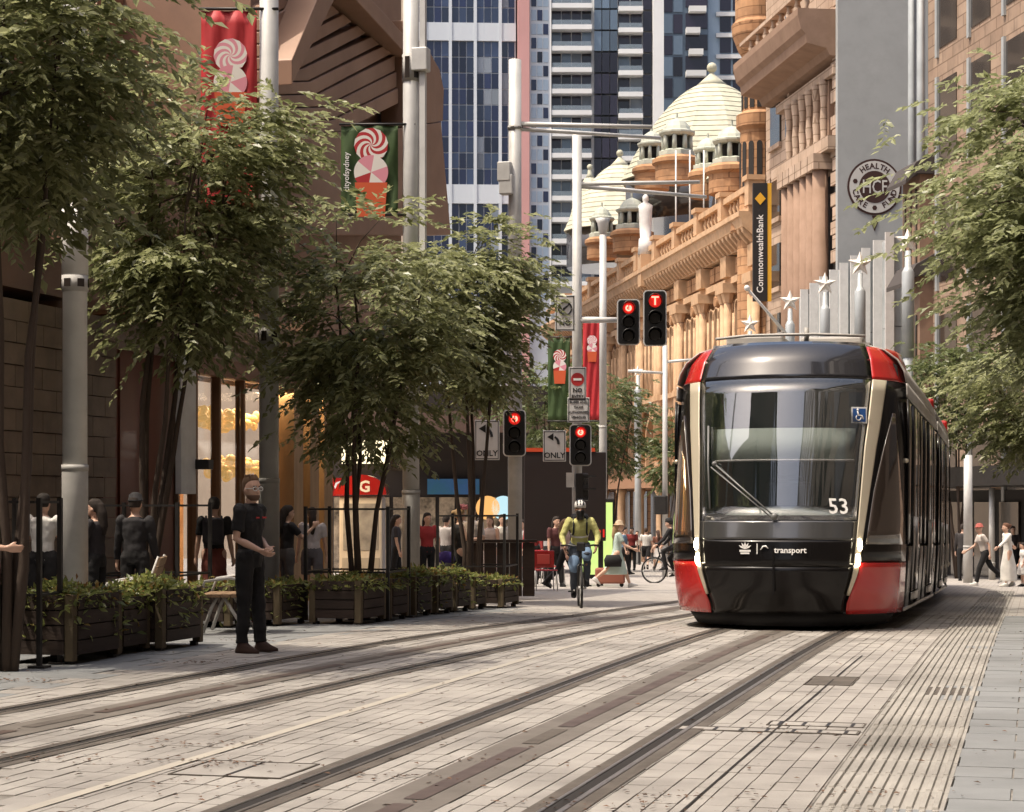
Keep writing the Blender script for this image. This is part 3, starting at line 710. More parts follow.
for z in (5.2, 8.6, 12.0, 15.4, 19.0, 22.6):
    w = MB().box(.20, .296, 9.7, 11.4, z, z+2.1).build('window', M_shade, cb); MB().box(.12, .29, 9.55, 11.55, z-.25, z-.02).build('sill', M_pale, w)
    w = MB().box(.20, .297, 8.1, 8.7, z, z+2.3).build('window', M_shade, cb)
    for k in range(4): MB().box(.10, .296, 7.65, 8.02 if k%2 else 7.95, z+k*.6, z+k*.6+.5).build('quoin', M_pale, cb)
    for k in range(5): MB().box(.02, .297, .08, .6 if k%2 else .85, z+k*.62, z+k*.62+.55).build('quoin', M_pale, cb)
for k in range(8): MB().lathe([(.16,0),(.1,.15),(.18,.4),(.1,.7),(.16,.8)], (-1.2,.5+k*1.3,23.01), 6).build('baluster', M_pale, cb)
MB().box(-1.45,-.95,.06,11,23.82,24.0).build('balustrade_rail', M_pale, cb)
# painted roundel on the party wall
def Wp(px, py): o = (((px-512)/FPX)*BD - BU)/(.99-.138*(px-512)/FPX); return o, EYE+(HOR-py)/FPX*(BD+.138*o)
M_rpale = mat('roundel_pale', (.62,.60,.56), .7, c2=(.55,.53,.50), scale=1)
M_ink = mat('brown_paint', (.045,.016,.012), .7)
ox, oz = Wp(872.5, 188); rr_ = 26*BD/FPX
lg = MB().lathe([(rr_*1.08,0),(rr_*1.08,.03)], n=40, smooth=False).build('painted_roundel', M_ink, cb); lg.location = (ox, -.252, oz); lg.rotation_euler.x = R(90)
MB().lathe([(rr_*1.0,.031),(rr_*1.0,.04)], n=40, smooth=False).build('roundel_ring', M_rpale, lg); MB().lathe([(rr_*.62,.041),(rr_*.62,.05)], n=36, smooth=False).build('roundel_centre', M_ink, lg)
t_ = text('lettering', 'HCF', rr_*.74, M_rpale, lg, (0,-.02,.056), (0,0,0), .004, bold=.005); t_.scale.x = .72
for word, a0, sgn in (('HEALTH', 90, -1), ('FUND', -38, 1), ('CARE', -142, 1)):
    for i, ch in enumerate(word):
        an = a0 + sgn*(i-(len(word)-1)/2)*(14.5 if sgn < 0 else 15.5); rd = rr_*.80
        text('lettering', ch, rr_*.30, M_ink, lg, (rd*math.cos(R(an)), rd*math.sin(R(an)), .044), (0,0,R(an-90 if sgn < 0 else an+90)), .003, bold=.03)
for an in (165, 15, -90): MB().lathe([(rr_*.10,.04),(rr_*.10,.046)], (rr_*.8*math.cos(R(an)), rr_*.8*math.sin(R(an)), 0), 6, False).build('rosette', M_ink, lg)
MB().poly([(-.10,-rr_*1.1),(.10,-rr_*1.1),(.06,-rr_*1.25),(.16,-rr_*1.35),(.06,-rr_*1.55),(0,-rr_*1.7),(-.06,-rr_*1.55),(-.16,-rr_*1.35),(-.06,-rr_*1.25)], .03, 'z').build('roundel_pendant', M_ink, lg)
# black vertical sign
a = aB(764, -.9); sg = Bthing('bank_sign', 'tall black vertical sign with yellow diamond and white lettering', 'sign', a, -1.0); dS = dB(a, -.9); sc = dS/FPX
z0, z1 = EYE+(HOR-301)*sc, EYE+(HOR-183)*sc
M_yel = mat('sign_yellow', (.75,.40,.03), .5)
M_sgb = mat('sign_black', (.014,.012,.012), .55)
sg.rotation_euler.z = R(YAW)
MB().box(-.42, .26, 0, .3, z0, z1).build('panel', M_sgb, sg); MB().box(.262, .46, .02, .3, z0, z1).build('yellow_edge', M_yel, sg)
MB().poly([(-.08-.26, z1-.75), (-.08, z1-1.05), (-.08+.26, z1-.75), (-.08, z1-.45)], -.02, 'y').build('diamond', M_yel, sg, loc=(0,-.004,0))
text('lettering', 'CommonwealthBank', .44, M_decal, sg, (-.08,-.01,z0+2.25), (R(90),R(-90),0), .004, bold=.012)
MB().box(-.3,.3,.3,1.1,z0+1,z0+1.15).build('bracket', M_dkmetal, sg); MB().box(-.3,.3,.3,1.1,z1-1.2,z1-1.05).build('bracket', M_dkmetal, sg)

# ribbed grey hoarding in front of the bank
M_ribm = mat('grey_metal_panel', (.46,.48,.48), .45, .2, c2=(.34,.36,.365), scale=1.0, grime=.1)
rh = Bthing('ribbed_facade', 'low grey facade of upright metal fins stepping up beside the bank', 'building')
a0, a1 = aB(799, -1), aB(894, -1); n = 9
for k in range(n):
    y0 = a1 + (a0-a1)*k/n; y1 = a1 + (a0-a1)*(k+1)/n; zt = 11.6 - .12*k
    for z0, z1 in ((-2, 4.4), (4.43, 8.2-.3*(k%2)), (8.23-.3*(k%2), zt)): MB().box(-1.0+.12*(k%2), -.6, y0+.05, y1-.02, z0, z1).build('panel', M_ribm, rh)
    MB().box(-1.35, -1.005+.12*(k%2), y0-.03, y0+.04, 3, zt+.2).build('fin', M_white, rh)
MB().box(-.58, 0, a1, a0, -2, 11).build('backing', M_dkint, rh)
# brown building next along, mostly behind the tree
bb = Bthing('brown_building', 'brown stone building with hooded bay and tall windows behind the right tree', 'building')
M_tan = mat('tan_stone', (.40,.285,.205), .85, c2=(.33,.225,.16), scale=.6, bump=.2, bscale=8, grime=.3, blocks=(1.0,.42))
aT = aB(928, -.8); MB().box(-.8, 12, -30, aT, -3, 36).build('wall', M_tan, bb); MB().box(-.8, 4, aT+.01, a1-.4, -3, 13.2).build('low_wall', M_brownst, bb)
by0, by1 = aB(925, -1.1), aB(908, -1.1)
MB().box(-1.3, -.802, by0, by1, 4.6, 13.4).build('bay', M_brownst, bb)
for z in (13.4, 9.7): MB().poly([(-.802,z),(-1.5,z),(-1.9,z-.4),(-1.9,z-.25),(-1.5,z+.4),(-.802,z+.8)], by1-by0+.3, 'y').build('hood', mat('lead_roof', (.06,.05,.045), .6), bb, loc=(0,by0-.2,0))
for z in (5.4, 10.0):
    for k in range(3):
        w = (by1-by0)/3; MB().box(-1.35, -1.303, by0+k*w+.25, by0+(k+1)*w-.2, z, z+2.9).build('window', M_shade, bb)
for ya in np.arange(-29, aT-2, 3.1):
    if by0-1 < ya+1 < by1+1: continue
    for z in np.arange(1, 33, 4.2):
        w = MB().box(-.83, -.803, ya, ya+1.7, z, z+3.0).build('window', M_shade, bb)
        MB().box(-.9, -.804, ya+1.75, ya+1.95, z-.3, z+3.2).build('jamb', M_ribm, w)
for px in (912, 921): a = aB(px, -1); MB().tube([(-1.0,a,2),(-1.0,a,30)], .16, 8).build('downpipe', M_ribm, bb)
MB().box(-3.4, -.81, -30, a1-.5, 2.0, 2.6).build('awning', M_dkmetal, bb)
MB().box(-.86, -.81, -30, a1-.5, -3, 1.9).build('shopfront', M_dkint, bb)
for k in range(9): MB().box(-.95, -.865, -29+k*2.2, -27.4+k*2.2, -2.2, 1.5).build('shop_window', M_shade, bb)

# ------------------------------------------------------------------ far towers
def camthing(name, label, cat, px, d, yaw=0.0, group=None):
    x, y = C2W((px-512)/FPX*d, d)
    return thing(name, label, cat, (x, y, 0), R(YAW+yaw), group)
dT = 200.0; bt_ = camthing('glass_tower', 'blue glass office tower with white grid and a pink edge', 'building', 420, dT, 3); k_ = dT/FPX
LX = lambda px: (px-420)*k_; LZ = lambda py: EYE+(HOR-py)*k_
M_tw = mat('tower_white', (.62,.66,.70), .6, c2=(.56,.60,.64), scale=.1)
M_tg = mat('tower_glass', (.014,.020,.055), .07, coat=.25, isl=.6, spec=.5)
M_tg2 = mat('tower_glass_lighter', (.03,.045,.09), .1, coat=.3, isl=.5); M_tgb = mat('tower_blind', (.20,.23,.27), .4, isl=.3); rt = random.Random(8)
M_pink = mat('pink_cladding', (.62,.33,.31), .6, c2=(.55,.29,.27), scale=.2)
M_fine = mat('tower_pale_blue', (.42,.52,.62), .4, c2=(.34,.44,.54), scale=.3)
MB().box(-20, LX(516), .3, 25, -5, 75).build('core', M_tw, bt_)
for pa, pb in ((398,424),(426.5,449),(451.5,474),(476.5,499),(501.5,515)):
    nn = 3 if pb-pa > 15 else 2; w = (pb-pa)/nn
    for ya, yb in ((-120,22),(40,184),(203,330),(346,480)):
        m = max(1, round((yb-ya)/16.0))
        for r in range(m):
            for c in range(nn):
                MB().box(LX(pa+c*w)+.04, LX(pa+(c+1)*w)-.04, .22, .298, LZ(yb-(yb-ya)*r/m)+.05, LZ(yb-(yb-ya)*(r+1)/m)-.05).build('pane', rt.choice((M_tg,M_tg,M_tg,M_tg,M_tg2,M_tg2,M_tgb) if r % 4 else (M_tg,M_tg2)), bt_) if yb > -40 and ya < 330 and not (r > 8 and ya < -100) else None
for px in (396, 425, 450.3, 475.3, 500.3): MB().box(LX(px)-.16, LX(px)+.16, -.1, .296, -5, 75).build('mullion', M_tw, bt_)
for ya, yb in ((22,40),(184,203),(330,346)): MB().box(-20, LX(516), .0, .22, LZ(yb), LZ(ya)).build('spandrel', M_tw, bt_)
MB().box(LX(517.5), LX(529), -1.2, 24, -5, 75).build('pink_fin', M_pink, bt_)
MB().box(LX(530), LX(550), 0, 24, -5, 75).build('side_bay', M_tw, bt_)
for r in range(24):
    for c in range(3): MB().box(LX(531.5+c*6), LX(536.5+c*6), -.05, -.002, LZ(300-r*14)+.1, LZ(300-(r+1)*14)-.25).build('pane', M_fine if (r+c)%3 else M_tg, bt_)

dA = 260.0; ap_ = camthing('apartment_tower', 'white apartment tower with stacked balconies and dark glass behind the domes', 'building', 548, dA, 0); k_ = dA/FPX
LX2 = lambda px: (px-548)*dA/FPX; LZ2 = lambda py: EYE+(HOR-py)*dA/FPX
M_aw = mat('apartment_white', (.82,.81,.78), .7, c2=(.74,.73,.71), scale=.15)
M_ag = mat('apartment_glass', (.018,.014,.026), .10, coat=.2, isl=.6)
M_ag2 = mat('apartment_blueglass', (.10,.14,.19), .12, coat=.8, isl=.4)
M_abal = glassmat('balcony_glass', (.25,.30,.34), .55, .05)
MB().box(LX2(548), LX2(663), 1.6, 20, -5, 90).build('core', M_aw, ap_)
MB().box(LX2(653), LX2(663.5), -.6, 1.6, -5, 90).build('white_pier', M_aw, ap_)
MB().box(LX2(548), LX2(551.2), -.3, 1.6, -5, 90).build('white_pier', M_aw, ap_)
for i in range(-1, 13):
    yt = 8 + i*21.4                              # top of the storey in pixel rows
    zt, zb = LZ2(yt), LZ2(yt+21.4)
    for pa, pb, dy in ((551.5,592,0),(618.5,643,3)):
        z0 = LZ2(yt+21.4+dy); 
        MB().box(LX2(pa), LX2(pb), -.2, 1.59, z0, z0+.62).build('balcony_slab', M_aw, ap_)
        MB().box(LX2(pa)+.1, LX2(pb)-.1, -.16, -.10, z0+.63, z0+1.25).build('balcony_glass', M_abal, ap_)
        n = 4 if pb-pa > 30 else 2; w = (pb-pa)/n
        for c in range(n): MB().box(LX2(pa+c*w)+.06, LX2(pa+(c+1)*w)-.06, 1.5, 1.595, z0+.63, z0+2.80).build('pane', rt.choice((M_ag,M_ag,M_ag,M_tgb,M_ag2)), ap_)
        if i % 3 == 1: MB().ball((LX2(pa)+1.6, .9, z0+1.0), (.5,.3,.38), 8, 5).build('balcony_plant', mat('balcony_plant_green', (.06,.09,.04), .8), ap_)
    for c in range(3): MB().box(LX2(594+c*8)+.05, LX2(602+c*8)-.05, .5, 1.59, zb+.12, zt-.12).build('pane', M_ag2 if i < 2 else M_ag, ap_)
    for c in range(1): MB().box(LX2(643.5), LX2(652.5), 1.2, 1.59, zb+.1, zt-.1).build('pane', M_ag, ap_)
# second, darker tower behind it to the right
d3 = 290.0; at2 = camthing('dark_tower', 'dark glass tower with stepped white balconies above the big dome', 'building', 663, d3, 0)
LX3 = lambda px: (px-663)*d3/FPX; LZ3 = lambda py: EYE+(HOR-py)*d3/FPX
MB().box(LX3(663), LX3(709), 1.0, 20, -5, 95).build('core', M_ag2, at2)
MB().box(LX3(709.3), LX3(800), 3, 20, -5, 95).build('wing', M_fine, at2)
for i in range(-1, 9):
    y = 12 + i*21.4
    for c in range(2): MB().box(LX3(664+c*10), LX3(673+c*10), .8, .998, LZ3(y+20), LZ3(y+1)).build('pane', M_ag if (i+c)%2 else M_ag2, at2)
    MB().box(LX3(686+(i%2)*3), LX3(700+(i%3)*3), -.6, .99, LZ3(y+21)-.1, LZ3(y+16)).build('balcony_slab', M_aw, at2)
    MB().box(LX3(686), LX3(708), .7, .997, LZ3(y+15), LZ3(y)).build('pane', M_ag, at2)
    for c in range(4): MB().box(LX3(722+c*13), LX3(733+c*13), 2.8, 2.998, LZ3(y+15), LZ3(y)).build('window', M_ag, at2); 
    MB().box(LX3(718), LX3(800), 2.5, 2.99, LZ3(y+21), LZ3(y+17)).build('ledge', M_aw, at2)
# pale block closing the view above the podium on the left
d4 = 120.0; cr = camthing('cream_block', 'cream rendered block rising behind the bronze podium', 'building', 300, d4, 0)
LX4 = lambda px: (px-300)*d4/FPX; LZ4 = lambda py: EYE+(HOR-py)*d4/FPX
MB().box(LX4(-150), LX4(404), .3, 15, -4, 60).build('wall', mat('cream_render', (.58,.47,.36), .8, c2=(.5,.4,.31), scale=.3), cr)
for r in range(10):
    for c in range(26): MB().box(LX4(-140+c*20.5), LX4(-127+c*20.5), .2, .298, LZ4(60-r*34), LZ4(38-r*34)).build('window', M_shade, cr)

# ------------------------------------------------------------------ unseen street canyon, added and sized for the windscreen reflections
M_can = mat('canyon_stone', (.13,.10,.08), .8, c2=(.09,.07,.055), scale=.1)
def canyon(name, lab, x0, x1, y0, y1, h, fx):
    t = thing(name, lab, 'building', ((x0+x1)/2, (y0+y1)/2, 0)); w, l = (x1-x0)/2, (y1-y0)/2
    MB().box(-w, w, -l, l, -1, h).build('wall', M_can, t)
    s = 1 if fx > 0 else -1
    for z in np.arange(3.5, h-2, 4):
        mb = MB(); n = max(2, int(2*l/5))
        for k in range(n): y = -l+1+k*(2*l-2)/n; mb.box(min(s*w, s*(w+.05)), max(s*w, s*(w+.05)), y, y+(2*l-2)/n-1.2, z, z+2.3)
        mb.build('window_row', M_shade, t)
    MB().box(-w-.4, w+.4, -l-.4, l+.4, h, h+1.2).build('cornice', M_can, t)
canyon('unseen_office_block', 'unseen stone office block added behind the camera on the left kerb', -34, -13.5, -18, 5, 19, 1)
canyon('unseen_tall_office_block', 'unseen tall stone office block added farther behind on the left', -36, -13.5, -110, -20, 48, 1)
canyon('unseen_tall_shop_block', 'unseen tall stone shop block added along the right kerb behind the camera', 7.5, 30, -110, 4, 46, -1)
canyon('unseen_shop_block', 'unseen stone shop block along the right kerb beside the tram', 7.5, 26, 5, 46, 24, -1)

# ------------------------------------------------------------------ bronze podium on the left
XW = -12.5
def Wl(px, py, X=XW):
    k = (px-512)/FPX; d = X/(k*CY-SY); return P(px, py, d)
def WY(px, X=XW): return Wl(px, 502, X).y
M_brz = mat('bronze_cladding', (.30,.175,.115), .5, .15, c2=(.25,.14,.09), scale=.6, bump=.05, grime=.2)
M_brz2 = mat('bronze_plank', (.34,.20,.13), .5, .1, c2=(.27,.155,.10), scale=.8, isl=.12)
M_gran = mat('brown_granite', (.23,.165,.115), .55, c2=(.17,.12,.085), scale=3, bump=.1, isl=.1)
M_redp = mat('red_brown_panel', (.22,.075,.045), .35, c2=(.16,.055,.035), scale=.7, coat=.3)
pod = thing('podium_building', 'bronze clad podium building with folded plank soffit and glass shopfront', 'building', (XW, 0, 0))
mb = MB(); mb.box(-14, -3.0, -2, WY(330), -1.5, 4.1); mb.build('core', mat('shop_core', (.05,.03,.022), .9), pod)
# granite blocks of the ground floor wall
ne = 0; ya_, yb_ = 13.2, WY(117)-.05; nc = 17; wb = (yb_-ya_)/nc
for r in range(16):
    for c in range(nc):
        y = ya_ + c*wb + (wb/2 if r % 2 else 0); y2 = min(y+wb, yb_); z0 = -.4 + r*.28
        if y2-y > .1: MB().box(-.35, .010*((r*7+c*3)%3), y+.008, y2-.004, z0+.008, z0+.275).build('granite_block', M_gran, pod)
for k in range(5):
    ya = WY(119)+k*(WY(189)-WY(119))/5; yb = WY(119)+(k+1)*(WY(189)-WY(119))/5
    MB().box(-.5, -.25+.03*(k%2), ya+.01, yb-.01, -.6, 4.05).build('wall_panel', M_redp, pod)
MB().box(-2.9, -.36, 6, WY(190), -.8, 4.1).build('backing_wall', M_gran, pod)
# canopy of slats
for k in range(9):
    MB().box(-1.2+k*.32, -1.2+k*.32+.06, WY(98), WY(345), 3.55+.05*k, 3.75+.05*k).build('canopy_slat', mat('slat_bronze', (.30,.22,.16), .5, c2=(.24,.17,.12)), pod)
for px in (100, 160, 220, 280, 340): MB().box(-1.3, 1.6, WY(px)-.05, WY(px)+.05, 4.16, 4.3).build('canopy_beam', M_brz, pod)
# upper volume
MB().box(-14, -.6, WY(283), WY(428), 4.35, 12.9).build('upper_core', M_brz, pod); MB().box(-14, -.6, 8, WY(283)-.01, 4.35, 6.4).build('lower_core', M_brz, pod); MB().box(-14, -3.6, 8, WY(283)-.02, 6.41, 10.5).build('setback_core', M_brz, pod)
def wq(name, pts, m, t=.12, X=XW, x_off=0.0):
    V = [Wl(px, py, X) for px, py in pts]; n = len(V)
    V = [(v.x-XW+x_off, v.y, v.z) for v in V]; V2 = [(x-t, y, z) for x, y, z in V]
    mb = MB(); mb.add(V+V2, [tuple(range(n)), tuple(range(2*n-1, n-1, -1))]+[(i, n+i, n+(i+1)%n, (i+1)%n) for i in range(n)])
    return mb.build(name, m, pod, bevel=.015)
wq('bronze_panel', [(60,136),(283,136),(283,222),(60,240)], M_brz, .5); wq('bronze_panel', [(284.5,136),(403,128),(403,235),(284.5,235)], M_brz, .5)
wq('bronze_panel', [(404,128),(441,122),(451,235),(404,235)], M_brz, .5)
wq('bronze_panel', [(60,150),(100,-8),(282,-8),(282,134)], M_brz, .3, XW-3.0, 0)
wq('bronze_panel', [(404,20),(412,34),(430,52),(440,70),(444,90),(443,121),(404,127)], M_brz, .5)
for k in range(10):
    y0, y1 = 133-k*13.0, 133-(k+1)*13.0+1.0
    dl, dm, dr = 0, -2*k*.2, -30-3.4*k
    L = 284; Mx = 345-k*6; Rr = 403
    up = lambda px: 55-(403-px)*.95                # lower edge of the upper diagonal beam
    P0 = [(L,y0),(Mx,y0-1),(Rr,max(y0+dr, up(Rr)))]; P1 = [(Rr,max(y1+dr-3.4, up(Rr))-.0),(Mx-6,y1-1),(L,y1)]
    if y0+dr <= up(Rr): 
        xr = 403
        while xr > Mx and y0-1+(y0+dr-(y0-1))*(xr-Mx)/(Rr-Mx) < up(xr): xr -= 2
        yr = up(xr); P0[2] = (xr, yr); P1[0] = (max(Mx+1, xr-8), up(max(Mx+1, xr-8)))
    wq('soffit_plank', P0+P1, M_brz2, .3, XW, -.10-.035*k)
wq('diagonal_beam', [(284,85),(284,60),(322,-30),(342,-30)], M_brz2, .6, XW, .15)
wq('diagonal_beam', [(340,-12),(356,-12),(404,40),(404,57)], M_brz2, .6, XW, .1)
wq('recess_back', [(284,134),(404,128),(404,-80),(284,-80)], M_brz, .2, XW, -1.25)
# glass shopfront with golden display clouds inside
M_shopg = glassmat('shop_glass', (.05,.03,.02), .08, ior=1.5)
ys = [WY(px) for px in (191, 209, 232, 256, 285, 305, 330)]
for ya, yb in zip(ys, ys[1:]):
    MB().box(-.30, -.27, ya+.03, yb-.03, -.35, 3.5).build('shop_pane', M_shopg, pod); MB().box(-.36, -.2, ya-.03, ya+.03, -.5, 3.9).build('shop_mullion', mat('mullion_bronze', (.25,.16,.10), .4, .5), pod)
MB().box(-.5, -.1, ys[0], ys[-1], -.75, -.36).build('shop_plinth', M_gran, pod); MB().box(-.42, -.15, ys[0], ys[-1], 3.52, 3.95).build('shop_head', M_brz, pod)
for px in (296, 312, 326): MB().box(-.25, .05, WY(px)-.22, WY(px)+.22, -.5, 3.5).build('shop_pilaster', mat('gilt_pilaster', (.42,.28,.15), .4, .4, c2=(.3,.2,.11), stretch=(1,1,.2)), pod)
# white wall lamp banner
MB().box(.02, .12, WY(174), WY(189), 1.62, 4.1).build('white_blade_sign', M_white, pod, bevel=.01)
MB().box(.12, .34, WY(188), WY(193), 2.0, 2.15).build('camera_bracket', M_dkmetal, pod)
def gold(px, py, w, h, seed, lab):
    d = Wl(px, py, XW-1.0); rr = random.Random(seed); mb = MB()
    sx = WY(px+w/2, XW-1)-WY(px-w/2, XW-1); sz = h/FPX*30
    for _ in range(70): yy_ = rr.uniform(-.5,.5); mb.ball((rr.uniform(-.12,.12), yy_*sx, rr.uniform(-.5,.4)*sz*(1-abs(yy_))), (rr.uniform(.05,.1), rr.uniform(.08,.17), rr.uniform(.05,.11)), 8, 5)
    o = mb.build('golden_cloud', mat('gold_leaf_glow', (.70,.44,.15), .45, .3, c2=(.5,.28,.08), scale=5, bump=.5, bscale=14, emit=(1,.6,.18), estr=.35), None, loc=d); return tag(o, lab, 'decoration', 'golden cloud decorations in the shop window')  # slight emission put into the gold so the display looks lit
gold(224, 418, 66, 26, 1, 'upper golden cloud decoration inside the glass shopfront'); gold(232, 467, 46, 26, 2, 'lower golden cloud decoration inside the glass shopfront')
la = bpy.data.lights.new('shop_lamp', 'AREA'); la.energy = 260; la.size = 2.5; la.color = (1,.72,.42); lo = bpy.data.objects.new('shop_lamp', la); col.objects.link(lo); v = Wl(250, 380, XW-1.2); lo.location = (v.x, v.y, 3.4)
MB().box(-3.0, -2.92, ys[0], ys[-1], -.5, 3.9).build('shop_back_wall', mat('shop_back_glow', (.45,.22,.09), .6, c2=(.2,.08,.04), scale=1.5, emit=(1,.5,.16), estr=.10), pod)  # warm glow put into the wall itself, standing in for shop lighting

# ------------------------------------------------------------------ smart poles, signals, signs
def pole(px, X, d, top, r, label, bands=(), name='street_pole', base_h=1.9):
    t = thing(name, label, 'pole', G(px, d)); z0 = t.location.z; H = EYE+(HOR-top)/FPX*d - z0
    MB().lathe([(r*1.02,0),(r*1.02,base_h),(r*.99,base_h+.02)], n=20).build('base_sleeve', M_galvd, t)
    MB().lathe([(r*.96,base_h+.02),(r*.9,H)], n=20).build('shaft', M_galv, t)
    MB().lathe([(r*1.05,base_h-.02),(r*1.05,base_h+.05)], n=20).build('collar', M_galvd, t)
    for y0, y1, m in bands:
        za, zb = EYE+(HOR-y1)/FPX*d-z0, EYE+(HOR-y0)/FPX*d-z0; MB().lathe([(r*1.03,za),(r*1.03,zb)], n=20).build('band', m, t)
        if m is M_galvd:
            for k in range(6):
                mb = MB(); mb.M = Matrix.Rotation(k*math.pi/3+.4, 4, 'Z'); mb.box(r*1.0, r*1.06, -r*.28, r*.28, za+.05, zb-.05); mb.build('lamp_slot', M_shade, t)
    return t, d, z0
PX_LINE = lambda px: 10.94/(.2715 - (px-515)/FPX)
d1, d2, d3_, d4_ = 22.0, 27.5, 33.7, 40.3
p1, _, zp1 = pole(75, 0, d1, -260, .145, 'thick grey pole nearest the left edge, behind the planters', ((275,292,M_galvd),(205,276,M_white)))
p2, _, zp2 = pole(269, 0, d2, -200, .145, 'grey pole behind the man in black, with red banner', ((328,345,M_galvd),))
p3, _, zp3 = pole(411, 0, d3_, -160, .15, 'grey pole with green banner, behind the middle planters', ((55,82,M_galvd),))
p4, _, zp4 = pole(515, 0, d4_, 60, .145, 'grey pole with long arm above the left signal, beside dark screen', ((126,130,M_galvd),), base_h=4.9)
p5, _, zp5 = pole(577, 0, 43.0, 133, .115, 'slim grey pole carrying the signs and hanging signals', (), base_h=1.2)
p6, _, zp6 = pole(603, 0, 53.0, 235, .105, 'short slim grey pole just right of the sign pole', (), base_h=4.2)
p7, _, zp7 = pole(665, 0, 62.0, 345, .09, 'thin distant pole with side arms left of the tram', (), base_h=1.0)
def arm(t, d, z0, px0, py0, px1, py1, r, m=M_galv, dd=0.0):
    a, b = P(px0, py0, d), P(px1, py1, d+dd); l = t.location
    MB().tube([a-l, b-l], [r, r*.8], 10).build('arm', m, t)
p8, _, zp8 = pole(968, 0, 55.0, 455, .13, 'grey pole right behind the rear of the tram', (), base_h=1.0)
p9, _, zp9 = pole(992, 0, 60.0, 488, .10, 'short pale post between the hurrying man and the shops', (), 'pale_post', base_h=.5)
arm(p4, d4_, zp4, 515, 124, 652, 127, .055); arm(p4, d4_, zp4, 520, 129, 660, 138, .045, dd=2); 
arm(p5, 43, zp5, 577, 184, 700, 182, .05); arm(p5, 43, zp5, 577, 186, 706, 197, .05, dd=2); arm(p5, 43, zp5, 577, 320, 618, 320, .075, M_white)
arm(p7, 62, zp7, 628, 371, 665, 373, .05); arm(p7, 62, zp7, 665, 362, 700, 359, .05)
for t, d, px, py in ((p4,d4_,505,172),(p4,d4_,507,185),(p3,d3_,421,60)):
    MB().box(-.14,.14,-.12,.12,-.2,.2).build('camera_box', M_galv, t, bevel=.02, loc=P(px,py,d-.1)-t.location)
MB().box(-.05,.05,-.05,.05,-2.9,2.9).build('cable_duct', M_galv, p3, loc=P(423,150,d3_-.1)-p3.location)
MB().box(-.2,.2,-.12,.12,-.3,.3).build('speaker_box', M_dkmetal, p7, bevel=.03, loc=P(661,505,61.8)-p7.location)
MB().rings([(0,0,0,.10,.10),(0,0,.3,.16,.16),(0,0,.42,.22,.2)], 12).build('floodlight', M_galv, p6, loc=P(603,234,53)-p6.location)

def signal(px, py, d, w_px, h_px, label, lit, letter=None, n=3):
    """traffic signal head: black target board with white rim, visored lamps"""
    k = d/FPX; w, h = w_px*k, h_px*k; c = P(px, py, d)
    t = thing('traffic_signal', label, 'signal', c, R(YAW))
    def rr(w, h, r, n=5):
        out = []
        for cx, cz, a0 in ((w/2-r,h/2-r,0),(-w/2+r,h/2-r,90),(-w/2+r,-h/2+r,180),(w/2-r,-h/2+r,270)):
            for i in range(n+1): out.append((cx+r*math.cos(R(a0+90*i/n)), cz+r*math.sin(R(a0+90*i/n))))
        return out
    MB().poly(rr(w,h,.09), .03, 'y').build('white_rim', M_white, t, loc=(0,.02,0))
    MB().poly(rr(w-.05,h-.05,.07), .03, 'y').build('target_board', M_black, t)
    MB().box(-w*.28, w*.28, .05, .25, -h*.42, h*.42).build('housing', M_black, t, bevel=.02)
    for i in range(n):
        z = h*(.30-.30*i); r = min(w*.27, h*.125); on = i == 0
        ring = MB(); ring.tube([(0,-.16,z),(0,0,z)], [r*1.15,r*1.15], 16)
        vis = MB(); V = []
        for j in range(13):
            a = R(-30+240*j/12); V.append([(math.cos(a)*r*1.15, y, z+math.sin(a)*r*1.15) for y in (-.17, 0)])
        vis.grid(V); o = vis.build('visor', M_black, t, fix=False); solid(o, .012)
        m = M_lit_redd if on and lit else M_darklens
        MB().rings([(0,0,0,r,r),(0,0,.015,r*.8,r*.8)], 16).build('lens', m, t).matrix_local = Matrix.Translation((0,-.012,z)) @ Matrix.Rotation(R(90), 4, 'X')
        if on and lit:
            if letter: text('lit_letter', letter, r*1.9, M_lit_red, t, (0,-.035,z), bold=.02)
            else: mb = MB(); mb.tube([(r*.42*math.cos(q_),-.03,z+r*.42*math.sin(q_)) for q_ in np.linspace(R(100),R(430),14)], r*.16, 6); mb.tube([(r*.0,-.03,z+r*.0),(r*.22,-.03,z-r*.0)], r*.13, 6); mb.build('lit_arrow', M_lit_red, t)
    return t
signal(628.5, 322, 42.6, 23, 46, 'hanging traffic signal with red arrow, left of the tram T signal', True)
signal(655, 318, 42.4, 23.5, 56, 'hanging tram signal showing a red letter T', True, 'T')
signal(514.5, 433, 40.0, 23, 47, 'traffic signal with red light on the thick pole left of dark screen', True)
signal(580.5, 445, 42.6, 22, 42, 'traffic signal with red light just above the cyclist', True)
ps = thing('pedestrian_signal', 'small black signal box turned sideways above the cyclist', 'signal', P(582, 487, 42.7), R(YAW+55))
MB().box(-.12,.12,-.1,.1,-.3,.3).build('housing', M_black, ps, bevel=.02)
for z in (.14,-.14): MB().box(-.13,.13,-.28,-.1,z+.08,z+.11).build('visor', M_black, ps); MB().box(-.09,.09,-.105,-.1,z-.08,z+.07).build('lens', M_darklens, ps)
MB().box(-.09,.09,-.08,.08,-.16,.16).build('camera_box', M_galv, p5, loc=P(571,480,42.8)-p5.location)
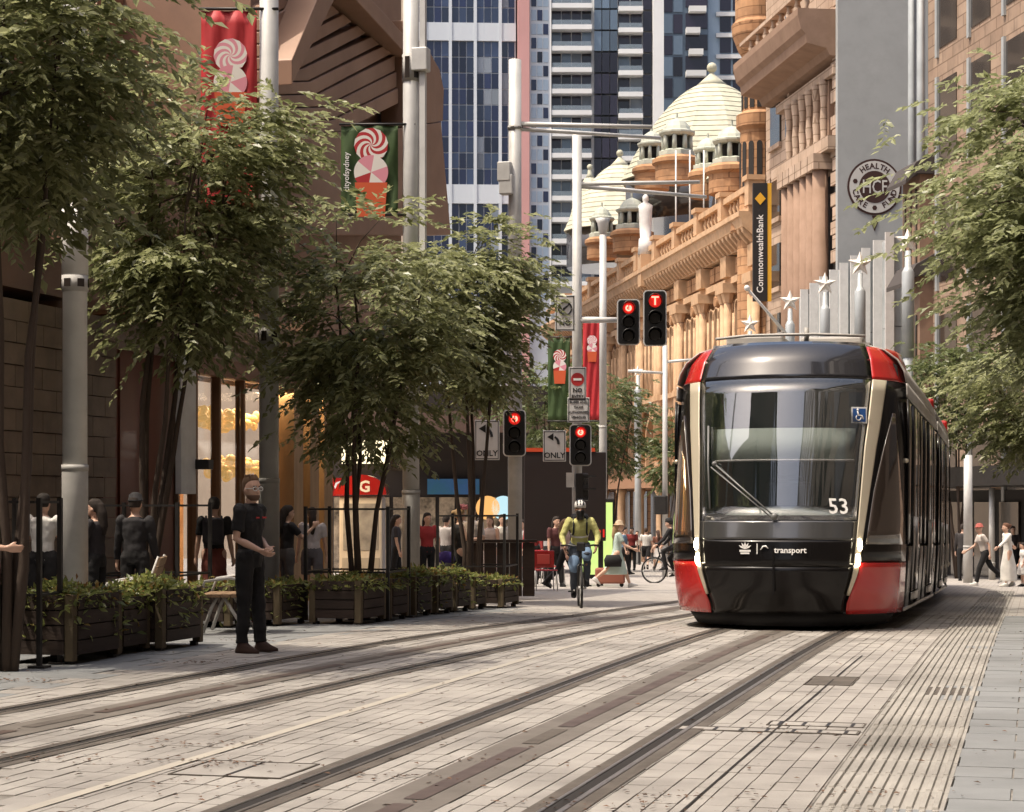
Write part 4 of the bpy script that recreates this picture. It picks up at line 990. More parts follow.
# sign plates
def plate(px, py, d, w_px, h_px, name, label, yaw=0):
    k = d/FPX; w, h = w_px*k, h_px*k
    t = thing(name, label, 'sign', P(px, py, d), R(YAW+yaw))
    MB().box(-w/2, w/2, 0, .02, -h/2, h/2).build('plate', M_white, t, bevel=.008)
    mb = MB(); e = .016
    for a in ((-w/2+.02,w/2-.02,h/2-.02-e,h/2-.02),(-w/2+.02,w/2-.02,-h/2+.02,-h/2+.02+e),(-w/2+.02,-w/2+.02+e,-h/2+.02+e,h/2-.02-e),(w/2-.02-e,w/2-.02,-h/2+.02+e,h/2-.02-e)): mb.box(a[0],a[1],-.004,-.001,a[2],a[3])
    mb.build('border', M_black, t); return t, w, h
M_sgred = mat('sign_red', (.50,.03,.03), .5)
def arrowleft(t, s, z):
    mb = MB(); pts = [(s*.28*math.cos(R(a))+-.04*s, s*.42*math.sin(R(a))-.22*s) for a in np.linspace(0, 80, 8)]
    for (a, b), (c, e) in zip(pts, pts[1:]): mb.bar((a,-.004,z+b),(c,-.004,z+e), .004, s*.16) if False else mb.tube([(a,-.004,z+b),(c,-.004,z+e)], s*.07, 6)
    mb.poly([(-.42*s,z+.2*s),(-.06*s,z+.42*s),(-.06*s,z-.02*s)], .004, 'y'); o = mb.build('arrow', M_black, t, loc=(0,-.006,0)); return o
t, w, h = plate(554.5, 446, 42.5, 23, 31, 'turn_sign', 'white left turn arrow sign reading ONLY, right of the left signal'); arrowleft(t, .38, .12); text('lettering', 'ONLY', .17, M_black, t, (0,-.006,-h/2+.13), bold=.02)
t, w, h = plate(487, 440, 42.0, 25, 40, 'turn_sign', 'white left turn sign half hidden behind the tree, left of the left signal'); arrowleft(t, .42, .16); text('lettering', 'ONLY', .17, M_black, t, (0,-.006,-h/2+.14), bold=.02)
t, w, h = plate(565, 313, 42.3, 20, 36, 'turn_ban_sign', 'white sign with crossed turning arrow in a black ring, high on pole')
mb = MB(); mb.tube([(.14*math.cos(a),-.006,.10+.14*math.sin(a)) for a in np.linspace(0, 6.3, 25)], .018, 6); mb.tube([(-.1,-.006,.0),(.1,-.006,.2)], .016, 6); mb.tube([(-.03,-.006,.0),(-.03,-.006,.1),(.04,-.006,.15)], .018, 6); mb.build('symbol', M_black, t); text('lettering', 'NO', .16, M_black, t, (0,-.006,-.22), bold=.02)
t, w, h = plate(577.5, 384, 42.5, 17.5, 34, 'no_entry_sign', 'white no entry sign with red disc below the turn ban sign')
dk = MB(); dk.tube([(0,-.006,.10),(0,-.002,.10)], [.145,.145], 20); dk.build('red_disc', M_sgred, t); MB().box(-.09,.09,-.012,-.007,.075,.125).build('white_bar', M_decal, t)
text('lettering', 'NO', .13, M_black, t, (0,-.006,-.14), bold=.02); text('lettering', 'ENTRY', .085, M_black, t, (0,-.006,-.27), bold=.02)
t, w, h = plate(578.5, 410, 42.5, 22, 25, 'plate_sign', 'small white text plate under the no entry sign')
for i, s_ in enumerate(('BUSES AND', 'TAXIS', 'AUTHORISED', 'VEHICLES')): text('lettering', s_, .075, M_black, t, (0,-.006,.17-i*.11), bold=.01)

# ------------------------------------------------------------------ banners
M_green = mat('banner_green', (.045,.085,.02), .7, c2=(.035,.065,.016), scale=4)
M_bred = mat('banner_red', (.50,.025,.03), .6, c2=(.42,.02,.025), scale=3)
M_pinkb = mat('banner_pink', (.72,.28,.34), .6); M_cand = mat('banner_white', (.80,.74,.68), .6); M_org = mat('banner_orange', (.62,.10,.03), .6)
def swirl(mb1, mb2, cx, cz, r, n=7, m=10):
    for j in range(m):
        for i in range(2*n):
            q4 = [(r*(j+dj)/m, 2*math.pi*(i+di)/(2*n)+1.9*(j+dj)/m) for dj, di in ((0,0),(1,0),(1,1),(0,1))]
            (mb1 if i % 2 else mb2).add([(cx+a*math.cos(b), 0, cz+a*math.sin(b)) for a, b in q4], [(0,1,2,3)])
def sector(mb, cx, cz, r, a0, a1, n=8):
    mb.add([(cx,0,cz)]+[(cx+r*math.cos(R(a0+(a1-a0)*i/n)),0,cz+r*math.sin(R(a0+(a1-a0)*i/n))) for i in range(n+1)], [tuple(range(n+2))])
def banner(px0, px1, py0, py1, d, m, label, pl, sweets=True, txt=None, side=1):
    k = d/FPX; w, h = (px1-px0)*k, (py1-py0)*k; c = P((px0+px1)/2, (py0+py1)/2, d)
    t = thing('street_banner', label, 'banner', c, R(YAW))
    rows = [[(-w/2+w*i/12, .025*math.sin(i*1.4+zz*.5), h/2-h*zz/16) for i in range(13)] for zz in range(17)]
    solid(MB().grid(rows).build('cloth', m, t, fix=False), .004)
    for z in (h/2+.03, -h/2-.03):
        MB().tube([(-w/2-.03,0,z),(w/2+.3,0,z)], .022, 8).build('banner_arm', M_dkmetal, t)
    if sweets:
        a, b, c_w, c_p, c_r = MB(), MB(), MB(), MB(), MB(); r = w*.30
        swirl(a, b, .03*w, h*.28, r); 
        for i in range(6): sector((c_w, c_p, c_w, c_r, c_w, c_p)[i], .03*w, h*.28-r*1.6, r, 60*i+20, 60*i+80)
        z = h*.28-r*2.2
        cup = MB(); cup.add([(.03*w-r*.95,0,z),(.03*w+r*.95,0,z),(.03*w+r*.8,0,z-r*2.0),(.03*w-r*.8,0,z-r*2.0)], [(0,1,2,3)])
        for nm, mb_, mm, y in (('swirl_stripe', a, M_bred if m is not M_bred else M_pinkb, -.032), ('swirl_stripe', b, M_cand, -.032), ('ball_white', c_w, M_cand, -.034), ('ball_pink', c_p, M_pinkb, -.034), ('ball_red', c_r, M_bred if m is not M_bred else M_pinkb, -.034), ('sweet_cup', cup, M_org, -.036)):
            mb_.build(nm, mm, t, fix=False, loc=(0,y,0))
    if txt: text('lettering', txt, w*.14, M_decal, t, (-w*.40,-.034,-.05), (R(90),R(-90),0), .003, bold=.01)
    return t
banner(341, 398, 126, 213, d3_-.1, M_green, 'green street banner with striped sweets on the middle pole', p3, True, 'cityofsydney')
banner(201, 257, 11, 214, d2-.1, M_bred, 'tall red street banner with sweets beside the man\'s pole', p2, True)
banner(548, 570, 338, 420, 60, M_green, 'small distant green banner left of the no entry sign', None, True)
banner(583, 600, 318, 420, 58, M_bred, 'narrow distant red banner right of the no entry sign', None, True)

# ------------------------------------------------------------------ star posts by the far right kerb
def star(px, py, d, r_px, label):
    k = d/FPX; c = P(px, py, d); r = r_px*k; zb = zg(c.y)-c.z
    t = thing('star_post', label, 'street light', (c.x, c.y, zg(c.y)), R(YAW), 'white posts topped with stars'); H = -zb
    st = MB(); out = []
    for i in range(10): a = R(90+36*i); rad = r if i % 2 == 0 else r*.42; out.append((rad*math.cos(a), 0, H+rad*math.sin(a)))
    st.add(out+[(0,-r*.35,H),(0,r*.35,H)], [(i,(i+1)%10,10) for i in range(10)]+[((i+1)%10,i,11) for i in range(10)]); st.build('star', mat('star_white', (.80,.74,.66), .45), t)
    MB().lathe([(.17,0),(.17,H-3.6),(.13,H-3.55),(.10,H-r*.7)], n=12).build('post', M_ribm, t)
    MB().lathe([(.20,H-3.7),(.20,H-1.0),(.1,H-.8)], n=12).build('sleeve', M_ribm, t)
star(908, 241, 62, 14, 'white star on the tallest post, nearest the right tree'); star(860, 264, 70, 13, 'white star on the post below the painted roundel')
star(825, 284, 76, 12, 'white star in front of the bank building columns'); star(790, 301, 82, 11, 'white star right below the black bank sign'); star(750, 324, 88, 10, 'white star just left of the bank sign bottom'); star(638, 371, 100, 6, 'smallest distant white star left of the tram')
# flag pole leaning out from the bank
t = thing('angled_flagpole', 'thin angled flagpole above the tram roof', 'pole', P(787, 335, 80)); MB().tube([(0,0,0), P(747,288,78)-t.location], [.07,.05], 8).build('pole', M_white, t); MB().ball(P(747,288,78)-t.location, .12).build('finial', M_white, t)

# ------------------------------------------------------------------ planters
M_wood = mat('planter_wood', (.034,.019,.012), .75, c2=(.022,.012,.008), scale=2, bump=.2, isl=.15, stretch=(1,1,5))
M_woodl = mat('planter_post', (.12,.085,.045), .75, c2=(.08,.06,.032), scale=2, bump=.2, isl=.1)
L_plant = leafmat('planter_leaf', (.10,.13,.035), (.30,.31,.10))
L_flow = leafmat('planter_flower', (.25,.20,.06), (.22,.10,.03))
def leaf_cloud(rng, n, pts_fn, size, flat=.5):
    c = pts_fn(n); th = rng.uniform(0, 2*np.pi, n); tilt = rng.normal(0, flat, n); s = size*rng.uniform(.6, 1.35, n)
    dx = np.stack([np.cos(th)*np.cos(tilt), np.sin(th)*np.cos(tilt), np.sin(tilt)], 1)
    up = np.stack([rng.normal(0,flat,n), rng.normal(0,flat,n), np.ones(n)], 1); up /= np.linalg.norm(up, axis=1)[:,None]
    sd = np.cross(dx, up); sd /= np.linalg.norm(sd, axis=1)[:,None]+1e-9; nn = np.cross(sd, dx)
    s = s[:,None]; v = np.stack([c, c+dx*s*.5+sd*s*.22+nn*s*.05, c+dx*s-nn*s*.10, c+dx*s*.5-sd*s*.22+nn*s*.05], 1).reshape(-1,3)
    return v, np.arange(len(v)).reshape(-1,4)
def planter(px, X, ln, wd, ht, label, seed, grow=.3, trail=True, leaves=1500):
    g0, d = GX(px, X); t = thing('planter_box', label, 'planter', g0, 0, 'wooden planters along the left kerb')
    for sx in (-1, 1):
        for sy in (-1, 1): MB().cbox(sx*(wd/2-.04), sy*(ln/2-.04), ht/2+.03, .09, .09, ht).build('corner_post', M_woodl, t, bevel=.008); MB().cbox(sx*(wd/2-.07), sy*(ln/2-.07), .02, .07, .07, .05).build('foot', M_dkmetal, t)
    n = 4; bh = (ht-.06)/n
    for i in range(n):
        z = .09+bh*i
        for sx in (-1, 1): MB().box(sx*wd/2-.015, sx*wd/2+.015, -ln/2+.085, ln/2-.085, z, z+bh-.012).build('plank', M_wood, t)
        for sy in (-1, 1): MB().box(-wd/2+.085, wd/2-.085, sy*ln/2-.015, sy*ln/2+.015, z, z+bh-.012).build('plank', M_wood, t)
    MB().box(-wd/2+.05, wd/2-.05, -ln/2+.05, ln/2-.05, .1, ht-.05).build('soil', M_groove, t)
    rng = np.random.default_rng(seed)
    def pts(n):
        x = rng.uniform(-wd*.54, wd*.54, n); y = rng.uniform(-ln*.52, ln*.52, n)
        bump = .55+.45*np.sin(x*7+seed)*np.sin(y*5+seed*2)
        z = ht-.06+rng.uniform(-.02, 1, n)*grow*.62*bump
        edge = (np.abs(x) > wd*.5) | (np.abs(y) > ln*.5); z = np.where(edge, ht - (rng.uniform(0, 1, n)**2.5)*(.36 if trail else .06)-.06, z)
        return np.stack([x,y,z],1)
    v, f = leaf_cloud(rng, leaves, pts, .095, .6); tag(link('foliage', npmesh('foliage', v, f, L_plant), t), kind='stuff')
    v, f = leaf_cloud(rng, leaves//6, pts, .07, .8); v[:,2] += .03; tag(link('flowers', npmesh('flowers', v, f, L_flow), t), kind='stuff')
    return t
planter(62, -9.0, 1.0, .75, .62, 'planter nearest the left edge, trailing green leaves', 1, .34, True, 2200)
planter(107, -9.0, .7, .6, .55, 'small planter between the two big left planters', 2, .26, True, 1200)
planter(150, -8.95, 1.0, .75, .60, 'planter beneath the leaning metal chair, second big one from left', 3, .34, True, 1800)
planter(272, -9.5, 1.0, .6, .50, 'planter right behind the man in black', 4, .26, True, 1500)
planter(222, -9.9, .9, .6, .50, 'planter under the wooden chair left of the man', 12, .24, True, 1200)
planter(348, -8.7, 1.0, .7, .55, 'planter at the foot of the middle tree guard', 5, .25, False, 1300)
planter(377, -8.7, .8, .65, .55, 'planter just right of the middle tree guard', 6, .25, False, 1200)
planter(402, -8.75, .8, .65, .55, 'planter in front of the green banner pole, leafy', 7, .3, True, 1400)
planter(424, -8.75, .8, .65, .55, 'planter left of the woman with blue bag', 8, .34, True, 1500)
planter(443, -8.75, .8, .65, .55, 'planter at the feet of the woman with blue bag', 9, .34, True, 1400)
planter(462, -8.75, .7, .6, .50, 'planter right of the woman with blue bag', 10, .26, True, 1000)
planter(490, -8.6, 1.0, .7, .45, 'last planter in the row, nearest the signal pole', 11, .2, False, 1000)

# ------------------------------------------------------------------ tree guards
def guard(px, X, lab, w=1.15, h=1.55, lean=0):
    g0, d = GX(px, X); t = thing('tree_guard', lab, 'tree guard', g0, R(4), 'black metal tree guards')
    for sx in (-1, 1):
        for sy in (-1, 1): MB().cbox(sx*w/2, sy*w/2, h/2, .042, .042, h).build('post', M_dkmetal, t); MB().cbox(sx*w/2, sy*w/2, .01, .16, .16, .02).build('foot_plate', M_dkmetal, t)
    for z in (h-.05, h*.42):
        for s in (-1, 1):
            MB().box(-w/2+.04, w/2-.04, s*w/2-.012, s*w/2+.012, z, z+.024).build('rail', M_dkmetal, t); MB().box(s*w/2-.012, s*w/2+.012, -w/2+.04, w/2-.04, z, z+.024).build('rail', M_dkmetal, t)
    return t
guard(27, -9.0, 'black tree guard at the far left edge', .45); guard(150, -10.6, 'black tree guard right of the thick left pole'); guard(358, -9.0, 'black tree guard around the middle tree'); guard(478, -9.2, 'black tree guard around the tree by the signal pole')

# ------------------------------------------------------------------ chairs by the planters
def chair(px, X, rz, lab):
    g0, d = GX(px, X); t = thing('street_chair', lab, 'chair', g0, R(rz), 'wood and steel street chairs')
    M_ch = mat('chair_timber', (.26,.17,.10), .6, c2=(.19,.12,.07), scale=3, stretch=(6,1,1))
    for k in range(4): MB().box(-.42, .42, -.24+k*.12, -.13+k*.12, .43, .465).build('seat_slat', M_ch, t)
    for k in range(4):
        mb = MB(); mb.M = Matrix.Translation((0,.26,.50+k*.105)) @ Matrix.Translation((0,k*.035,0)) @ Matrix.Rotation(R(-18), 4, 'X'); mb.box(-.42, .42, -.012, .016, 0, .095); mb.build('back_slat', M_ch, t)
    for s in (-1, 1):
        MB().tube([(s*.36,-.22,.0),(s*.36,-.12,.3),(s*.36,-.06,.42)], .02, 8).build('leg', M_galvd, t); MB().tube([(s*.36,.30,.0),(s*.36,.12,.28),(s*.36,.04,.42)], .02, 8).build('leg', M_galvd, t)
        MB().tube([(s*.44,.38,.62),(s*.46,.1,.66),(s*.46,-.18,.62),(s*.44,-.24,.44)], .018, 8).build('arm_rest', M_galvd, t); MB().tube([(s*.38,.2,.43),(s*.38,.38,.92)], .016, 8).build('back_stay', M_galvd, t)
    return t
chair(128, -10.0, -70, 'timber and steel chair between the thick pole and second planter'); chair(226, -9.3, -75, 'timber and steel chair immediately left of the man in black')

# ------------------------------------------------------------------ kiosk, screen and shops across the junction
def box_thing(name, lab, cat, px, d): return thing(name, lab, cat, G(px, d), R(YAW))
k_ = box_thing('phone_kiosk', 'white kiosk with curved red top and a white letter G', 'kiosk', 362, 38); s = 38/FPX
MB().box(-.42,.42,-.3,.6,.1,1.95).build('cabinet', mat('kiosk_white', (.72,.69,.65), .5, c2=(.6,.57,.53), scale=2), k_, bevel=.04)
MB().box(-.46,.46,-.36,.65,0,.1).build('plinth', M_galvd, k_)
mb = MB(); mb.poly([(-.5,1.97),(.5,1.97)]+[(.5*math.cos(R(a)), 2.0+.36*math.sin(R(a))) for a in range(0, 181, 15)], 1.0, 'y'); o = mb.build('red_top', M_red, k_, loc=(0,-.4,0)); text('lettering', 'G', .30, M_decal, o, (.08,-.006,2.12), bold=.03)
MB().box(-.34,.34,-.312,-.302,.9,1.8).build('poster', mat('poster_grey', (.45,.45,.45), .5, c2=(.2,.2,.21), scale=3), k_); MB().box(-.36,.36,-.315,-.302,.3,.75).build('panel', M_galvd, k_)
k2 = box_thing('dark_screen', 'large dark display board with orange red top edge behind the cyclist', 'screen', 565, 48)
s = 48/FPX; z0, z1 = EYE+(HOR-541)*s-k2.location.z, EYE+(HOR-452)*s-k2.location.z
MB().box(-41*s,41*s,0,.35,z0,z1).build('board', mat('screen_dark', (.016,.008,.007), .5, c2=(.012,.006,.005), scale=1), k2, bevel=.02); MB().box(-41*s,30*s,-.02,.37,z1+.005,z1+.10).build('top_edge', mat('orange_red', (.60,.07,.02), .5), k2)
for x in (-38, 36): MB().box(x*s-.06, x*s+.06, .1, .25, 0, z0-.005).build('leg', M_dkmetal, k2)
text('red_digits', '81', .26, M_lit_redd, k2, (36*s,-.02,z0+.18), bold=.03)
kb = box_thing('lit_panel', 'tall glowing green and yellow advertising panel under the dark screen', 'panel', 597, 50)
MB().box(-.45,.45,.06,.2,.15,2.2).build('case', M_dkmetal, kb, bevel=.02); MB().box(-.40,.40,.03,.058,.25,2.1).build('lit_face', mat('lit_green', (.3,.5,.15), .4, c2=(.6,.6,.2), scale=1.2, emit=(.55,.8,.25), estr=.5), kb)
# red café chairs
for px_, d_, a_, lab_ in ((545, 43, 10, 'red cafe chair just right of the signal pole'), (531, 47, -30, 'red cafe chair behind the signal pole, under the dark screen'), (553, 50, 60, 'farthest red cafe chair, left of the cyclist')):
  rc = thing('red_chair', lab_, 'chair', G(px_, d_), R(YAW+a_), 'red cafe chairs')
  MB().box(-.25,.25,-.22,.22,.44,.47).build('seat', M_red, rc, bevel=.02); MB().box(-.25,.25,.2,.23,.5,.88).build('backrest', M_red, rc, bevel=.03); MB().box(-.14,.14,.17,.198,.58,.8).build('back_panel', mat('red_pale', (.62,.10,.08), .5), rc, bevel=.01)
  for x in (-1,1):
    for y in (-1,1): MB().tube([(x*.22,y*.19,.44),(x*.24,y*.22,0)], .013, 6).build('leg', M_galv, rc)
# dark timber screen wall behind the last planter
dw = thing('timber_screen', 'dark timber planter screen behind the last planter', 'screen', G(497, 36.5), R(15))
for k in range(6): MB().box(-.72+k*.24, -.72+k*.24+.225, 0, .08, .05, 1.05).build('plank', M_wood, dw)
MB().box(-.75,.75,-.04,.12,1.055,1.11).build('cap_rail', M_wood, dw)
# shop row across the junction
sr = camthing('shop_row', 'dark shop row with lit signs across the junction behind the trees', 'building', 420, 66); k_ = 66/FPX
X_ = lambda px: (px-420)*k_; Z_ = lambda py: EYE+(HOR-py)*k_
MB().box(X_(320), X_(556), 3.0, 12, -2, 5.6).build('wall', mat('shop_dark', (.03,.02,.016), .7, c2=(.02,.013,.01), scale=.7), sr)
MB().box(X_(320), X_(556), .6, 2.99, Z_(428), Z_(412)).build('awning', M_dkmetal, sr)
MB().box(X_(320), X_(556), .5, .59, Z_(432), Z_(410)).build('awning_fascia', mat('fascia_brown', (.10,.06,.045), .5), sr)
for pa, pb, ya, yb, m in ((335,384,438,462,mat('lit_cream', (.9,.8,.55), .5, emit=(1,.85,.55), estr=1.1)), (424,478,478,494,mat('lit_blue', (.03,.10,.30), .5, c2=(.02,.12,.14), scale=.9, emit=(.02,.08,.22), estr=.12)), (386,408,437,470,M_shade)):
    MB().box(X_(pa), X_(pb), 2.6, 2.9, Z_(yb), Z_(ya)).build('fascia_sign', m, sr)
for pa, pb in ((326,345),(348,366),(369,384),(388,410),(414,432),(436,452),(456,474),(478,498),(502,522),(526,552)):
    MB().box(X_(pa), X_(pb), 2.9, 2.985, -1.6, Z_(497)).build('shop_window', mat('shop_lit_glass', (.03,.02,.016), .15, c2=(.42,.32,.22), scale=2.6, coat=.5, emit=(1,.8,.55), estr=.03), sr)
for px, m in ((487, mat('round_sign_gold', (.5,.28,.10), .4, emit=(1,.5,.15), estr=.5)), (503, mat('round_sign_blue', (.35,.5,.55), .4, emit=(.5,.8,.9), estr=.5))):
    o = MB().lathe([(.42,0),(.42,.12)], n=24).build('round_sign', m, sr, loc=(X_(px), 2.3, Z_(508))); o.rotation_euler.x = R(90)
for i, s_ in enumerate(('FRESH', 'BAKERY', 'COFFEE')): pass
o = thing('trade_umbrella', 'white letter G wall sign in red beside the kiosk', 'sign', P(339,487,60), R(YAW)); o.name = 'wall_sign'; MB().box(-.3,.3,0,.1,-.28,.28).build('panel', M_red, o); text('lettering', 'G', .42, M_decal, o, (0,-.01,0), bold=.03)

# ------------------------------------------------------------------ trees
M_bark = mat('bark', (.050,.032,.022), .85, c2=(.075,.052,.038), scale=5, bump=.5, bscale=30, stretch=(1,1,.3))
L_tree = leafmat('tree_leaf', (.125,.140,.052), (.34,.35,.185))
L_tree2 = leafmat('tree_leaf_pale', (.14,.155,.065), (.35,.37,.20))
L_treef = leafmat('tree_leaf_far', (.08,.11,.04), (.16,.18,.075))
def tree(base, crown_c, rad, n_leaf, leaf, seed, label, stems=5, lm=None, clumps=70, twig=.56, trunk_r=.052, group='street trees along the left kerb', fork=.5):
    """crown_c and rad in world metres; leaves hang in flat sprays on twigs gathered in clumps"""
    rng = np.random.default_rng(seed); rnd = random.Random(seed)
    t = thing('street_tree', label, 'tree', base, 0, group); B = np.array(base); C = np.array(crown_c)-B; Rd = np.array(rad)
    # clump centres through the crown, more towards the outside
    u = rng.normal(size=(clumps, 3)); u /= np.linalg.norm(u, axis=1)[:,None]; rr = rng.uniform(.25, 1.0, clumps)**.55
    cc = C + u*rr[:,None]*Rd*(1+rng.normal(0,.07,(clumps,1))); cc[:,2] = np.maximum(cc[:,2], C[2]-Rd[2]*.9)
    vz = np.clip((cc[:,2]-C[2])/Rd[2]*.6+.55, 0, 1)[:,None]; cc[:,:2] = C[:2] + (cc[:,:2]-C[:2])*(.25+.88*vz)
    tr = MB(); ends = []
    for s in range(stems):
        a = 2*math.pi*s/stems + rnd.uniform(-.4,.4); r0 = .05+.06*rnd.random()
        p0 = Vector((math.cos(a)*r0, math.sin(a)*r0, 0)); tgt = Vector(C) + Vector((math.cos(a)*Rd[0]*rnd.uniform(.25,.6), math.sin(a)*Rd[1]*rnd.uniform(.25,.6), rnd.uniform(-.1,.45)*Rd[2]))
        pts = [p0]; 
        for i in range(1, 7):
            f = i/6; q_ = p0.lerp(tgt, f); q_.x = p0.x+(tgt.x-p0.x)*f**1.25; q_.y = p0.y+(tgt.y-p0.y)*f**1.25
            pts.append(q_+Vector((rnd.uniform(-.05,.05), rnd.uniform(-.05,.05), 0)))
        rs_ = [trunk_r*(1-.78*i/6)*rnd.uniform(.85,1.15) for i in range(7)]
        tr.tube(pts, rs_, 7); ends.append(pts)
    allp = [p for e in ends for p in e[2:]]
    for c in cc:
        c = Vector(c); p = min(allp, key=lambda q_: (q_-c).length + max(0, q_.z-c.z)*1.5); m = p.lerp(c, .5)+Vector((0,0,.12*(c-p).length)); tr.tube([p, m, c], [trunk_r*.26, trunk_r*.17, trunk_r*.07], 5)
    tr.build('trunk', M_bark, t, fix=False)
    per = 13; ns = n_leaf//per; idx = rng.integers(0, clumps, ns)
    o = cc[idx] + rng.normal(size=(ns,3))*np.array([.46,.46,.13])*min(1.3, max(.5, Rd[0]/1.8))
    dr = o-C; dr[:,2] *= .15; dr /= np.linalg.norm(dr, axis=1)[:,None]+1e-6; dr += rng.normal(0,.55,(ns,3))*np.array([1,1,.25]); dr[:,2] -= .16; dr /= np.linalg.norm(dr, axis=1)[:,None]
    L = twig*rng.uniform(.6,1.2,ns)
    f = (np.arange(per)+.5)/per
    pos = o[:,None,:] + dr[:,None,:]*(L[:,None]*f[None,:])[:,:,None]; pos[:,:,2] -= (f**2)[None,:]*L[:,None]*.28
    side = np.cross(dr, np.array([0,0,1.0])); side /= np.linalg.norm(side, axis=1)[:,None]+1e-6
    sg = np.where(np.arange(per)%2 == 0, 1.0, -1.0)
    ld = dr[:,None,:]*.75 + side[:,None,:]*sg[None,:,None]*.75 + rng.normal(0,.22,(ns,per,3)); ld[:,:,2] -= .18
    ld /= np.linalg.norm(ld, axis=2)[:,:,None]
    pos = pos.reshape(-1,3); ld = ld.reshape(-1,3); n = len(pos)
    up = np.stack([rng.normal(0,.38,n), rng.normal(0,.38,n), np.ones(n)], 1)
    sd = np.cross(ld, up); sd /= np.linalg.norm(sd, axis=1)[:,None]+1e-9; nn = np.cross(sd, ld)
    s = (leaf*rng.uniform(.55,1.45,n))[:,None]
    v = np.stack([pos, pos+ld*s*.45+sd*s*.25+nn*s*.06, pos+ld*s-nn*s*.12, pos+ld*s*.45-sd*s*.25+nn*s*.06], 1).reshape(-1,3)
    tag(link('crown', npmesh('crown', v, np.arange(len(v)).reshape(-1,4), lm or L_tree), t), kind='stuff')
    return t
def Pt(px, py, d): v = P(px, py, d); return (v.x, v.y, v.z)
b0, d0 = GX(6, -8.9)
tree(b0, Pt(10, 55, d0+.3), (1.3,1.3,1.7), 16500, .125, 21, 'leafy multi-stem tree at the left edge', 5, clumps=62)
b0, d0 = GX(146, -11.1)
tree(b0, Pt(186, 208, d0), (1.4,1.3,1.85), 17000, .13, 22, 'leafy multi-stem tree between the thick pole and the red banner', 5, clumps=58, trunk_r=.055)
b0, d0 = GX(358, -9.0)
tree(b0, Pt(366, 325, d0), (1.4,1.4,1.6), 15000, .125, 23, 'leafy tree inside the guard under the green banner', 4, clumps=54)
b0, d0 = GX(470, -9.3)
tree(b0, Pt(474, 302, d0), (1.2,1.2,1.5), 15500, .13, 24, 'leafy tree left of the pole with the long arm', 4, clumps=54)
b0 = G(606, 74); tree(b0, Pt(606, 425, 74), (1.9,1.9,1.9), 7000, .17, 25, 'small distant tree behind the short slim pole', 4, L_treef, 45, .5, group='small trees down the street')
b0 = G(665, 90); tree(b0, Pt(668, 455, 90), (1.3,1.3,1.6), 4000, .19, 26, 'smallest distant tree beside the left edge of the tram', 4, L_treef, 30, .5, group='small trees down the street')
b0 = G(548, 62); tree(b0, Pt(548, 405, 62), (1.6,1.6,1.6), 6000, .16, 30, 'distant tree behind the white ONLY sign', 4, L_treef, 40, .5, group='small trees down the street')
b0 = G(1135, 30); tree(b0, Pt(1096, 222, 30), (2.5,2.2,2.8), 31000, .15, 27, 'large pale leafed tree reaching in from the right edge', 6, L_tree2, 120, .6, trunk_r=.11, group='trees along the right kerb')
b0 = G(1075, 40); tree(b0, Pt(1030, 400, 40), (1.4,1.4,1.3), 11000, .13, 31, 'darker tree below the large right tree', 5, L_tree, 70, .5, group='trees along the right kerb')
b0 = G(958, 62); tree(b0, Pt(944, 385, 62), (2.0,2.0,1.9), 9000, .16, 28, 'smaller green tree just behind the tram, right side', 5, L_treef, 50, .5, group='trees along the right kerb')

# ------------------------------------------------------------------ people
M_skin = mat('skin', (.66,.42,.31), .5, c2=(.58,.35,.25), scale=8)
M_skind = mat('skin_brown', (.26,.14,.09), .55, c2=(.21,.11,.07), scale=8)
def cloth(c): 
    return mat('cloth_%d_%d_%d' % tuple(int(x*250) for x in c), c, .85, c2=tuple(x*.8 for x in c), scale=5, bump=.25, bscale=18)
FOLD = bpy.data.textures.new('folds', 'CLOUDS'); FOLD.noise_scale = .11; FOLD.noise_depth = 1
BLK = (.008,.007,.0075); WHT = (.72,.69,.64)
def remesh(o, v, it=3):
    r = o.modifiers.new('remesh', 'REMESH'); r.mode = 'VOXEL'; r.voxel_size = v; r.use_smooth_shade = True
    s = o.modifiers.new('smooth', 'SMOOTH'); s.factor = .5; s.iterations = it
    return o
def hand(mb, w, dr, pn, side, k=1.0, curl=.5, v=.01):
    """palm, four unequal fingers with a knuckle bend and a thumb; dr points down the arm, pn out of the palm"""
    dr = dr.normalized(); pn = (pn - dr*pn.dot(dr)).normalized(); ac = dr.cross(pn)*side; fr = max(.0085*k, v*.8)
    for s in (-.022, 0, .022): mb.tube([w+ac*s*k*.6, w+dr*.05*k+ac*s*k, w+dr*.085*k+ac*s*k*1.1], [.017*k,.018*k,.014*k], 8, dome=True)
    for i, ln in enumerate((.070,.080,.074,.058)):
        p = w+dr*.085*k+ac*(-.030+.020*i)*k; q_ = p+(dr*math.cos(curl*.6)+pn*math.sin(curl*.6))*ln*.5*k; r = q_+(dr*math.cos(curl*1.7)+pn*math.sin(curl*1.7))*ln*.5*k
        mb.tube([p, q_, r], [fr, fr*.95, fr*.8], 7, dome=True)
    p = w+dr*.03*k-ac*.028*k; q_ = p+(dr*.7-ac*.7+pn*.3).normalized()*.04*k; r = q_+(dr*.95-ac*.1+pn*.3).normalized()*.032*k
    mb.tube([p, q_, r], [fr*1.25, fr*1.1, fr*.9], 7, dome=True)
